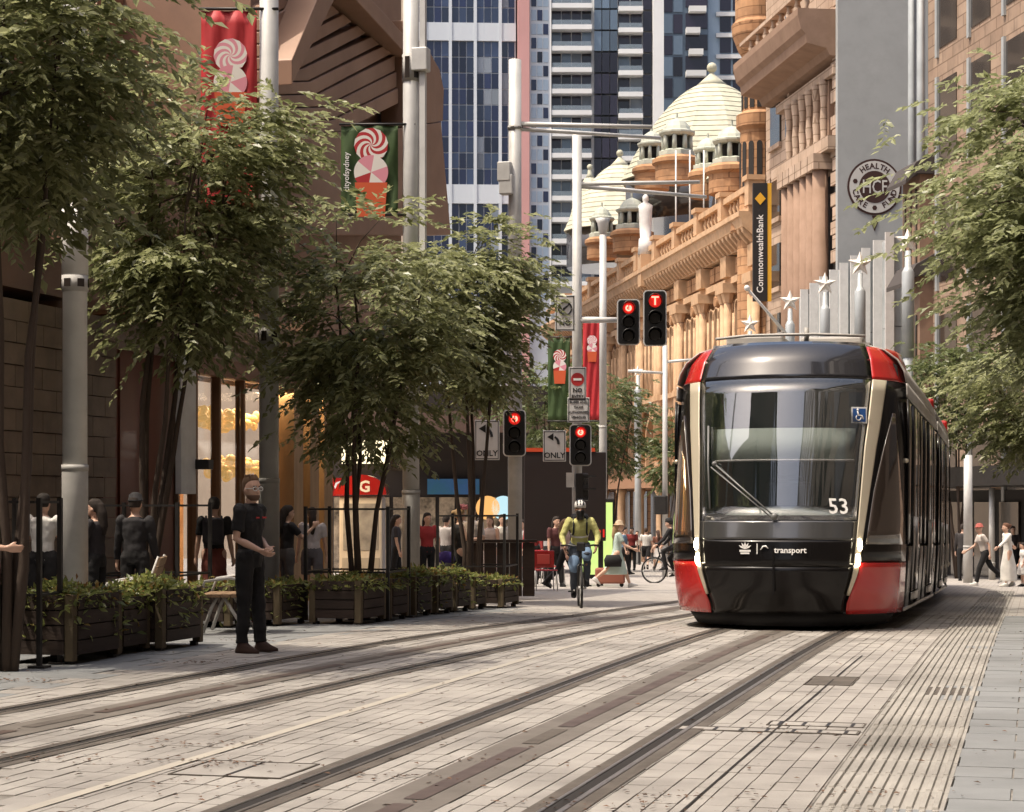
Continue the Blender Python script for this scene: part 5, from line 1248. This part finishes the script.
def person(px, d, H, label, face=180, top=WHT, bot=BLK, botkind='trousers', sleeve='short', hair=(.03,.02,.015), hairk='short', skin=None, shoes=BLK,
           lean=0, hL=0, kL=0, hR=0, kR=0, sL=5, eL=10, aL=8, sR=5, eR=10, aR=8, iL=0, iR=0, head=0, nod=0, pelvis=None, wide=1.0, v=None, base=None, group=None, dress=False, hem=.45, extra=None):
    k = H/1.78; v = v or (.013 if d < 30 else .017 if d < 50 else .024); skin = skin or M_skin
    g0 = base or G(px, d); t = thing('person', label, 'person', g0, R(YAW-face), group)
    def leg(s, h, kn):
        hp = Vector((s*.095*k, 0, 0)); kn_ = hp+Vector((s*.01*k, math.sin(R(h))*.44*k, -math.cos(R(h))*.44*k)); a = R(h-kn)
        return [hp, kn_, kn_+Vector((0, math.sin(a)*.43*k, -math.cos(a)*.43*k))], a
    (LL, aL_), (RL, aR_) = leg(-1, hL, kL), leg(1, hR, kR)
    pz = pelvis if pelvis is not None else .085*k - min(LL[2].z, RL[2].z)
    off = Vector((0,0,pz)); LL = [p+off for p in LL]; RL = [p+off for p in RL]
    T = Matrix.Translation((0,0,pz)) @ Matrix.Rotation(R(-lean), 4, 'X')
    def armpts(s, fl, el, ab, inn):
        sh = Vector((s*.185*k*wide, 0, .47*k)); a = R(fl); b = R(ab)
        e = sh+Vector((s*math.sin(b), math.cos(b)*math.sin(a), -math.cos(b)*math.cos(a)))*.29*k
        a2 = R(fl+el); b2 = R(ab-inn); dr = Vector((s*math.sin(b2), math.cos(b2)*math.sin(a2), -math.cos(b2)*math.cos(a2)))
        w = e+dr*.25*k; return [T@sh, T@e, T@w], (T.to_3x3()@dr)
    LA, ld = armpts(-1, sL, eL, aL, iL); RA, rd = armpts(1, sR, eR, aR, iR)
    HM = T @ Matrix.Translation((0,.015*k,.53*k)) @ Matrix.Rotation(R(-head), 4, 'Z') @ Matrix.Rotation(R(lean*.7-nod), 4, 'X')
    b = MB()
    b.M = T; b.rings([(0,0,-.08*k,.13*k,.095*k),(0,0,.05*k,.14*k,.095*k),(0,0,.2*k,.125*k,.09*k),(0,.01*k,.36*k,.16*k*wide,.10*k),(0,0,.46*k,.15*k*wide,.085*k),(0,0,.52*k,.07*k,.06*k)], 14)
    b.M = HM; b.tube([(0,-.01*k,-.06*k),(0,.0,.06*k)], [.058*k,.054*k], 10)
    b.rings([(0,.035*k,.035*k,.030*k,.040*k),(0,.03*k,.055*k,.052*k,.068*k),(0,.02*k,.09*k,.066*k,.085*k),(0,.012*k,.14*k,.074*k,.095*k),(0,.008*k,.19*k,.076*k,.098*k),(0,.003*k,.23*k,.066*k,.085*k),(0,0,.258*k,.038*k,.05*k)], 16)
    b.tube([(0,.100*k,.150*k),(0,.118*k,.112*k)], [.008*k,.015*k], 8, dome=True)          # nose
    for s in (-1, 1): b.ball((s*.077*k,.005*k,.13*k), (.013*k,.02*k,.032*k), 8, 5)          # ears
    b.ball((0,.097*k,.078*k), (.026*k,.012*k,.010*k), 8, 5)                                # lips
    b.M = Matrix()
    for A, s, dr in ((LA,-1,ld),(RA,1,rd)):
        b.tube([A[0], A[0].lerp(A[1],.5), A[1], A[1].lerp(A[2],.4), A[2]], [.052*k,.046*k,.038*k,.040*k,.026*k], 10, dome=True)
        hand(b, A[2]+dr*.01*k, dr, T.to_3x3()@Vector((-s*.8,.5,.2)), -s, k, .5, v)
    for Lg, a in ((LL, aL_), (RL, aR_)):
        b.tube([Lg[0], Lg[0].lerp(Lg[1],.5), Lg[1], Lg[1].lerp(Lg[2],.35), Lg[2]], [.088*k,.075*k,.052*k,.056*k,.036*k], 12, dome=True)
    body = remesh(b.build('body', skin, t, fix=False), v)
    # shirt
    c = MB(); i_ = 1.10; c.M = T
    c.rings([(0,0,-.06*k,.152*k,.118*k),(0,0,.05*k,.150*k,.115*k),(0,0,.2*k,.145*k,.11*k),(0,.01*k,.36*k,.178*k*wide,.122*k),(0,0,.46*k,.168*k*wide,.105*k),(0,0,.515*k,.085*k,.078*k)], 16); c.M = Matrix()
    if sleeve != 'none':
        for A in (LA, RA):
            if sleeve == 'short': c.tube([A[0], A[0].lerp(A[1],.72)], [.070*k,.062*k], 10, dome=False)
            else: c.tube([A[0], A[1], A[1].lerp(A[2],.92)], [.070*k,.056*k,.040*k], 10)
            c.ball(A[0], .068*k, 10, 6)
    if dress:
        W_ = min(.34*k, max(.24*k, abs(LL[2].y-RL[2].y)*.4+.10*k)); yc = (LL[2].y+RL[2].y)/2*.6
        c.rings([(0,yc,pz-hem*k,.20*k,W_),(0,yc*.5,pz-hem*.5*k,.185*k,.15*k+W_*.3),(0,0,pz,.165*k,.13*k),(0,0,pz+.1*k,.14*k,.11*k)], 18)
    remesh(c.build('dress' if dress else 'shirt', cloth(top), t, fix=False), v, 2)
    if not dress:
        c = MB()
        if botkind == 'skirt':
            W_ = max(.2*k, abs(LL[2].y-RL[2].y)*.5+.10*k); yc = (LL[2].y+RL[2].y)/2*.6; c.rings([(0,yc,pz-hem*k,.20*k,W_),(0,yc*.5,pz-hem*.5*k,.18*k,.14*k+W_*.25),(0,0,pz,.16*k,.125*k),(0,0,pz+.09*k,.145*k,.11*k)], 18)
        else:
            c.M = T; c.rings([(0,0,-.10*k,.15*k,.115*k),(0,0,.02*k,.156*k,.122*k),(0,0,.09*k,.146*k,.112*k)], 14); c.M = Matrix()
            for Lg in (LL, RL):
                if botkind == 'trousers': c.tube([Lg[0], Lg[1], Lg[1].lerp(Lg[2],.97)], [.100*k,.074*k,.062*k], 12); 
                else: c.tube([Lg[0], Lg[0].lerp(Lg[1],.92)], [.104*k,.092*k], 12)
                c.ball(Lg[0], .1*k, 10, 6)
        remesh(c.build('skirt' if botkind == 'skirt' else botkind, cloth(bot), t, fix=False), v, 2)
    for Lg, a in ((LL, aL_), (RL, aR_)):
        f = MB(); f.M = Matrix.Translation(Lg[2]) @ Matrix.Rotation(a*.6, 4, 'X')
        f.rings([(0,.06*k,-.085*k,.046*k,.135*k),(0,.06*k,-.055*k,.048*k,.135*k),(0,.03*k,-.02*k,.044*k,.09*k),(0,0,.025*k,.045*k,.05*k)], 14); f.build('shoe', cloth(shoes), t, fix=False)
    # hair
    if hairk:
        h = MB(); h.M = HM
        h.rings([(0,-.035*k,.10*k,.072*k,.070*k),(0,-.02*k,.16*k,.084*k,.093*k),(0,-.006*k,.205*k,.086*k,.106*k),(0,-.002*k,.25*k,.074*k,.093*k),(0,0,.28*k,.035*k,.05*k)], 16)
        if hairk == 'crop':
            h = MB(); h.M = HM; h.rings([(0,-.045*k,.11*k,.070*k,.058*k),(0,-.03*k,.17*k,.080*k,.082*k),(0,-.016*k,.215*k,.080*k,.092*k),(0,-.004*k,.25*k,.072*k,.090*k),(0,.005*k,.28*k,.05*k,.066*k),(0,.005*k,.29*k,.02*k,.03*k)], 16); rq = random.Random(4)
            for _ in range(40):
                x, y = rq.uniform(-.055,.055)*k, rq.uniform(-.05,.055)*k; h.tube([(x,y,.25*k),(x+.01*k,y+.012*k,.285*k+rq.uniform(0,.012))], [.012*k,.006*k], 5, dome=True)
        if hairk == 'long': h.tube([(0,-.06*k,.2*k),(0,-.10*k,.08*k),(0,-.13*k,-.10*k),(0,-.13*k,-.22*k)], [.07*k,.075*k,.06*k,.025*k], 10)
        if hairk == 'bun': h.ball((0,-.12*k,.2*k), .05*k, 8, 6)
        remesh(h.build('hair', cloth(hair), t, fix=False), v*.9, 2)
    for s in (-1, 1):
        e = MB(); e.M = HM; e.ball((s*.030*k,.094*k,.148*k), .009*k, 8, 5); e.build('eye', M_black, t, fix=False)
    if extra: extra(t, k, T, HM, LA, RA, LL, RL)
    if d < 40:
        for o in [c for c in bpy.data.objects if c.parent == t and c.name.split('.')[0] in ('shirt','trousers','dress','skirt','shorts')]:
            dm = o.modifiers.new('folds', 'DISPLACE'); dm.texture = FOLD; dm.texture_coords = 'LOCAL'; dm.strength = .030*k; dm.mid_level = .5
    return t
def hat(c, brim=.05, name='cap', dome_h=.10):
    def f(t, k, T, HM, LA, RA, LL, RL):
        h = MB(); h.M = HM; h.rings([(0,0,.185*k,.09*k+brim*k,.11*k+brim*k),(0,0,.195*k,.09*k+brim*k,.11*k+brim*k),(0,0,.20*k,.090*k,.108*k),(0,0,(.20+dome_h*.7)*k,.078*k,.092*k),(0,0,(.20+dome_h)*k,.03*k,.04*k)], 16); h.build(name, cloth(c), t, fix=False)
    return f

# the man in black in the foreground
def man_extra(t, k, T, HM, LA, RA, LL, RL):
    g_ = MB(); g_.M = HM
    for s in (-1, 1):
        g_.tube([(s*.034*k+.026*k*math.cos(a), .112*k, .148*k+.019*k*math.sin(a)) for a in np.linspace(0, 6.3, 13)], .0045, 6); g_.tube([(s*.06*k,.11*k,.152*k),(s*.084*k,.01*k,.15*k)], .004, 6)
    g_.tube([(-.008*k,.115*k,.152*k),(.008*k,.115*k,.152*k)], .004, 6); g_.build('glasses', M_white, t, fix=False)
    bd = MB(); bd.M = HM; bd.rings([(0,.04*k,.03*k,.035*k,.045*k),(0,.034*k,.055*k,.058*k,.073*k),(0,.026*k,.085*k,.069*k,.083*k)], 14); bd.build('beard', cloth((.16,.09,.06)), t, fix=False)
    for s_ in (-1, 1): bw = MB(); bw.M = HM; bw.tube([(s_*.015*k,.108*k,.172*k),(s_*.05*k,.098*k,.175*k)], .006*k, 6); bw.build('eyebrow', cloth((.10,.06,.035)), t, fix=False)
    bl = MB(); bl.M = T; bl.rings([(0,0,.035*k,.154*k,.12*k),(0,0,.075*k,.152*k,.118*k)], 16); bl.build('belt', M_black, t, fix=False)
    lg = MB(); lg.M = T; lg.box(.045*k,.105*k,.128*k,.134*k,.385*k,.400*k); lg.build('chest_mark', M_bred, t, fix=False)
    lg = MB(); lg.M = T; lg.box(-.10*k,-.02*k,.128*k,.134*k,.385*k,.402*k); lg.build('chest_mark', M_bred, t, fix=False)
    cl = MB(); cl.M = T; cl.rings([(0,.005*k,.49*k,.095*k,.085*k),(0,.01*k,.535*k,.07*k,.068*k)], 14); cl.build('collar', cloth(BLK), t, fix=False)
person(250, 19.7, 1.80, 'bearded man in black polo shirt and glasses standing by the tracks', 112, BLK, BLK, hair=(.20,.12,.07), hairk='crop', shoes=(.06,.03,.02), wide=1.07, sL=-10, eL=72, aL=12, iL=48, sR=-4, eR=66, aR=8, iR=30, hL=4, hR=-2, head=24, v=.0085, extra=man_extra)
# left footway
person(-20, 17.4, 1.76, 'person in black cut off by the left edge of the frame', 95, BLK, BLK, sR=10, eR=75, iR=20, hL=6, hR=-6)
person(43, 23.2, 1.66, 'man in white shirt and black shorts seen from behind', 8, WHT, BLK, 'shorts', sL=25, eL=80, sR=25, eR=80, hair=(.02,.014,.01))
person(96, 23.6, 1.60, 'dark dressed woman holding a phone beside the thick pole', 285, (.03,.024,.026), BLK, hairk='long', sR=30, eR=95, sL=20, eL=90)
person(135, 23.4, 1.66, 'man in black jacket and cap behind the second planter', 5, (.02,.018,.02), BLK, sleeve='long', extra=hat((.02,.018,.02), .01))
def pack(c):
    def f(t, k, T, HM, LA, RA, LL, RL):
        m = MB(); m.M = T; m.box(-.15*k,.15*k,-.28*k,-.12*k,.12*k,.50*k); m.build('backpack', cloth(c), t, bevel=.05)
        for s in (-1, 1): q_ = MB(); q_.M = T; q_.tube([(s*.11*k,-.13*k,.45*k),(s*.11*k,-.04*k,.525*k),(s*.11*k,.10*k,.45*k),(s*.11*k,.12*k,.3*k),(s*.13*k,0,.18*k)], .016*k, 6); q_.build('strap', cloth(c), t, fix=False)
    return f
person(214, 26.5, 1.68, 'person in black with a backpack facing the shop window', 355, BLK, (.20,.05,.035), 'skirt', hair=(.02,.015,.012), extra=pack((.03,.026,.03)))
person(287, 30.5, 1.64, 'woman in dark top by the shop pilasters behind the man', 60, (.022,.018,.02), (.10,.09,.09), hairk='long', sR=40, eR=95)
person(312, 32.5, 1.66, 'dark haired woman in white shirt and grey shorts walking by the shop', 350, (.62,.56,.56), (.12,.11,.12), 'shorts', hairk='long', hL=12, kL=5, hR=-10, kR=18)
def fasc(t, k, T, HM, LA, RA, LL, RL):
    rr = random.Random(2); m = MB(); m.M = HM
    for _ in range(9): m.tube([(0,0,.26*k),(rr.uniform(-.12,.12)*k, rr.uniform(-.05,.12)*k, rr.uniform(.28,.36)*k)], [.02*k,.03*k], 6, dome=True)
    m.build('fascinator', mat('pink_feather', (.60,.22,.24), .7), t, fix=False)
w9 = person(459, 35.0, 1.68, 'blond woman in black dress with pink fascinator', 75, BLK, BLK, sleeve='none', dress=True, hem=.42, hair=(.42,.27,.13), hairk='bun', sL=25, eL=70, iL=25, sR=25, eR=70, iR=25, extra=fasc)
bg_ = tag(MB().rings([(0,0,-.10,.15,.06),(0,0,-.02,.17,.07),(0,0,.08,.13,.06),(0,0,.10,.05,.03)], 14).build('handbag', cloth((.05,.03,.22)), None, loc=P(446, 557, 34.8)), 'blue violet handbag held by the blond woman in black', 'bag')
person(471, 37.5, 1.78, 'man in white shirt standing behind the blond woman', 20, (.66,.62,.58), BLK, sleeve='long', hair=(.2,.15,.1))
person(427, 40, 1.68, 'person in red top behind the green banner pole', 150, (.42,.04,.04), BLK, hair=(.03,.02,.015), hairk='long')
person(490, 44, 1.68, 'woman in pale dress near the signal pole', 200, (.62,.50,.44), BLK, sleeve='none', dress=True, hem=.5, hairk='long', hair=(.2,.12,.07))
person(502, 46, 1.74, 'man in cream shirt left of the signal pole', 160, (.60,.55,.48), (.1,.09,.08), hair=(.1,.07,.05))
person(533, 50, 1.72, 'person in dark red jacket under the dark screen', 190, (.30,.03,.03), BLK, sleeve='long')
person(548, 56, 1.70, 'person in grey top under the middle of the dark screen', 30, (.35,.33,.32), BLK)
for q_ in ((522,52,1.7,(.5,.47,.44),200,'in cream shirt left of the red chairs'),(540,58,1.66,(.07,.06,.07),20,'in black between the red chairs'),(556,47,1.72,(.1,.03,.03),150,'in maroon behind the walker in pink'),(480,48,1.7,(.35,.06,.05),160,'in red behind the last planter'),(446,46,1.72,(.5,.45,.42),30,'in beige left of the blond woman'),(600,62,1.68,(.3,.28,.3),180,'in grey behind the lit panel'),(396,44,1.7,(.04,.035,.04),90,'in black between kiosk and banner pole')):
    person(q_[0], q_[1], q_[2], 'bystander ' + q_[5], q_[4], q_[3], BLK, hairk='long' if q_[0] % 4 == 0 else 'short', hL=8, kL=3, hR=-8, kR=10)
person(565, 44, 1.66, 'walker in pale pink top just left of the cyclist', 105, (.66,.48,.42), BLK, hL=22, kL=8, hR=-20, kR=25, hairk='long', hair=(.25,.15,.08))
# crossing ahead of the tram
w14 = person(617, 46.5, 1.66, 'woman in mint dress and beige hat striding across the street', 88, (.52,.64,.58), WHT, dress=True, hem=.55, hL=26, kL=6, hR=-30, kR=22, shoes=(.75,.73,.70), hairk='long', hair=(.40,.25,.13), sR=30, eR=40, sL=-10, eL=15, lean=4, extra=hat((.50,.37,.25), .06, 'sun_hat', .12))
tag(MB().rings([(0,0,-.16,.20,.09),(0,0,.0,.22,.10),(0,0,.12,.16,.08)], 14).build('shoulder_bag', cloth(BLK), None, loc=P(613, 560, 46.3)), 'black shoulder bag on the woman in mint dress', 'bag')
su = thing('suitcase', 'reddish brown suitcase trailing behind the woman in mint dress', 'suitcase', G(610, 47.2), R(YAW)); MB().box(-.36,.36,-.13,.13,.08,.46).build('shell', mat('suitcase_red', (.34,.12,.08), .5), su, bevel=.05); [MB().tube([(x,-.05,.05),(x,.05,.05)], .05, 10).build('wheel', M_rub, su) for x in (-.28,.28)]
person(646, 80, 1.78, 'distant man in white T-shirt and black shorts walking away', 10, WHT, BLK, 'shorts', hL=22, kL=6, hR=-18, kR=25, hair=(.05,.03,.02))
person(658, 81, 1.68, 'distant woman in brown top and grey skirt walking away', 350, (.22,.09,.06), (.40,.37,.35), 'skirt', hL=20, kL=5, hR=-18, kR=25, hairk='long', hair=(.06,.03,.02))
person(632, 77, 1.72, 'distant person in dark red top beside the man in white T-shirt', 200, (.30,.04,.035), BLK)
for q_ in ((610,70,1.7,(.5,.3,.2),0),(624,66,1.66,(.12,.2,.3),100),(637,98,1.75,(.6,.55,.5),180),(650,104,1.7,(.1,.09,.1),0),(526,60,1.72,(.6,.57,.55),90),(557,66,1.7,(.25,.1,.08),200),(588,58,1.74,(.08,.09,.12),0)):
    person(q_[0], q_[1], q_[2], 'pedestrian in the far crowd, ' + {610:'in tan top under the short pole',624:'in blue top right of the lit panel',637:'in cream shirt beyond the man in white T-shirt',650:'in black beyond the woman in grey skirt',526:'in white below the left end of the dark screen',557:'in brown below the dark screen middle',588:'in navy beside the lit panel'}[q_[0]], q_[4], q_[3], BLK, hL=15, kL=5, hR=-14, kR=18)
person(620, 92, 1.70, 'farthest pedestrian in dark clothes below the small tree', 120, (.05,.04,.04), BLK)
# right footway
person(985, 51, 1.70, 'man in pale shirt, red cap and black trousers hurrying left', 268, (.66,.58,.52), BLK, hL=24, kL=12, hR=-26, kR=22, lean=14, sL=-20, eL=30, sR=35, eR=35, shoes=(.75,.72,.68), hairk=None, extra=hat((.40,.10,.08), .02))
person(1008, 50, 1.66, 'woman in long white dress with arm stretched behind her', 262, (.74,.71,.66), WHT, dress=True, sleeve='long', hem=.80, hL=8, kL=3, hR=-8, kR=8, lean=4, sL=50, eL=10, aL=20, sR=-50, eR=5, aR=30, hairk='bun', hair=(.15,.07,.04), shoes=(.7,.68,.62))
person(1023, 50.5, 1.15, 'small child in white at the right edge', 265, (.72,.69,.66), WHT, dress=True, hem=.5, hairk='short')
person(963, 58, 1.72, 'person in dark clothes behind the rear of the tram', 30, (.035,.03,.03), BLK, sleeve='long')
person(1013, 62, 1.70, 'person in black behind the woman in white dress', 190, (.03,.025,.026), BLK)

# ------------------------------------------------------------------ bicycles and riders
def bicycle(loc, rz, label):
    t = thing('bicycle', label, 'bicycle', loc, rz); r = .34
    for y in (.52, -.52):
        w = MB(); w.M = Matrix.Translation((0,y,r)); w.tube([(0, r*math.cos(a), r*math.sin(a)) for a in np.linspace(0, 2*math.pi, 33)], .022, 8); w = w.build('wheel', M_rub, t, fix=False)
        q_ = MB(); q_.M = Matrix.Translation((0,y,r)); q_.tube([(0, (r-.035)*math.cos(a), (r-.035)*math.sin(a)) for a in np.linspace(0, 2*math.pi, 33)], .012, 6); q_.build('rim', M_galv, w, fix=False)
        q_ = MB(); q_.M = Matrix.Translation((0,y,r))
        for i in range(14): a = i*math.pi/7; q_.tube([(.02*(-1)**i,0,0),(0,(r-.04)*math.cos(a),(r-.04)*math.sin(a))], .003, 4)
        q_.tube([(-.05,0,0),(.05,0,0)], .02, 8); q_.build('spokes', M_galv, w, fix=False)
    f = MB()
    for a, b in (((0,.40,.86),(0,.36,.72)),((0,.38,.80),(0,-.12,.80)),((0,.37,.72),(0,-.06,.30)),((0,-.16,.90),(0,-.06,.30)),((0,-.06,.30),(0,-.52,.34)),((0,-.13,.76),(0,-.52,.34))): f.tube([a, b], .018, 8)
    f.build('frame', M_black, t, fix=False)
    f = MB(); [f.tube([(s*.05,.52,.34),(s*.05,.40,.68),(0,.38,.74)], .014, 8) for s in (-1,1)]; f.build('fork', M_black, t, fix=False)
    MB().tube([(-.32,.30,1.02),(-.2,.40,1.03),(0,.42,1.0),(.2,.40,1.03),(.32,.30,1.02)], .016, 8).build('handlebar', M_black, t, fix=False); MB().tube([(0,.40,.84),(0,.42,1.0)], .018, 8).build('stem', M_black, t, fix=False)
    MB().rings([(0,-.2,.90,.05,.13),(0,-.2,.94,.08,.14),(0,-.2,.96,.06,.12)], 14).build('saddle', M_black, t, fix=False)
    c = MB(); c.tube([(0,-.06,.30),(.10,-.06,.30),(.10,.10,.26)], .013, 6); c.tube([(0,-.06,.30),(-.10,-.06,.30),(-.10,-.22,.34)], .013, 6); c.build('crank', M_galvd, t, fix=False)
    for x, y, z in ((.15,.10,.26),(-.15,-.22,.34)): MB().box(x-.05,x+.05,y-.04,y+.04,z-.012,z+.012).build('pedal', M_black, t)
    ch = MB(); ch.lathe([(.09,0),(.09,.01)], n=18); o = ch.build('chainring', M_galvd, t, fix=False); o.location = (.05,-.06,.30); o.rotation_euler.y = R(90)
    MB().box(-.07,.07,.43,.50,.93,1.08).build('front_light', M_dkmetal, t, bevel=.02)
    return t
def helmet(t, k, T, HM, LA, RA, LL, RL):
    h = MB(); h.M = HM; h.rings([(0,-.005*k,.165*k,.094*k,.118*k),(0,0,.20*k,.100*k,.128*k),(0,0,.25*k,.090*k,.112*k),(0,-.01*k,.29*k,.055*k,.07*k),(0,-.01*k,.30*k,.02*k,.03*k)], 16); h = h.build('helmet', cloth((.75,.73,.70)), t, fix=False)
    for s in (-.05, 0, .05): q_ = MB(); q_.M = HM; q_.tube([(s*k,.12*k,.21*k),(s*k*1.1,.09*k,.27*k),(s*k*.6,0,.31*k)], .011*k, 6); q_.build('vent', M_black, h, fix=False)
    m = MB(); m.M = HM; m.rings([(0,.035*k,-.03*k,.06*k,.07*k),(0,.033*k,.03*k,.062*k,.075*k),(0,.026*k,.10*k,.074*k,.096*k),(0,.02*k,.125*k,.076*k,.098*k)], 14); m.build('face_cover', M_black, t, fix=False)
    pack((.02,.02,.022))(t, k, T, HM, LA, RA, LL, RL)
    b = MB(); b.M = T; b.rings([(0,0,.20*k,.152*k,.118*k),(0,0,.235*k,.155*k,.12*k)], 16); b.build('reflective_band', M_white, t, fix=False)
    for Lg in (LL, RL):
        q_ = MB(); q_.tube([Lg[1].lerp(Lg[0],.30), Lg[1].lerp(Lg[0],.02), Lg[1].lerp(Lg[2],.10)], [.098*k,.088*k,.080*k], 12, dome=True); q_.build('denim_knee', cloth((.16,.24,.36)), t, fix=False)
g0 = G(580, 32.3); bicycle(g0, R(YAW-180), 'black bicycle ridden head on towards the camera')
sv = Vector((math.sin(R(YAW))*-.16, math.cos(R(YAW))*.16, 0))
person(580, 32.3, 1.76, 'cyclist in yellow jacket and white helmet riding towards the camera', 180, (.56,.54,.20), (.05,.06,.08), sleeve='long', lean=24, hL=72, kL=86, hR=40, kR=62, sL=30, eL=38, aL=24, sR=30, eR=38, aR=24, iL=34, iR=34, nod=-10, pelvis=1.0, hairk=None, skin=M_skind, base=Vector((g0.x, g0.y, g0.z))+sv, extra=helmet)
g0 = G(673, 52); bicycle(g0, R(YAW+70), 'bicycle half hidden behind the left side of the tram')
person(676, 52, 1.74, 'rider in black half hidden behind the tram', 290, BLK, BLK, sleeve='long', lean=26, hL=70, kL=80, hR=40, kR=62, sL=55, eL=18, aL=18, sR=55, eR=18, aR=18, pelvis=1.0, base=Vector(g0)+Vector((.15,0,0)), extra=hat(BLK, .0))
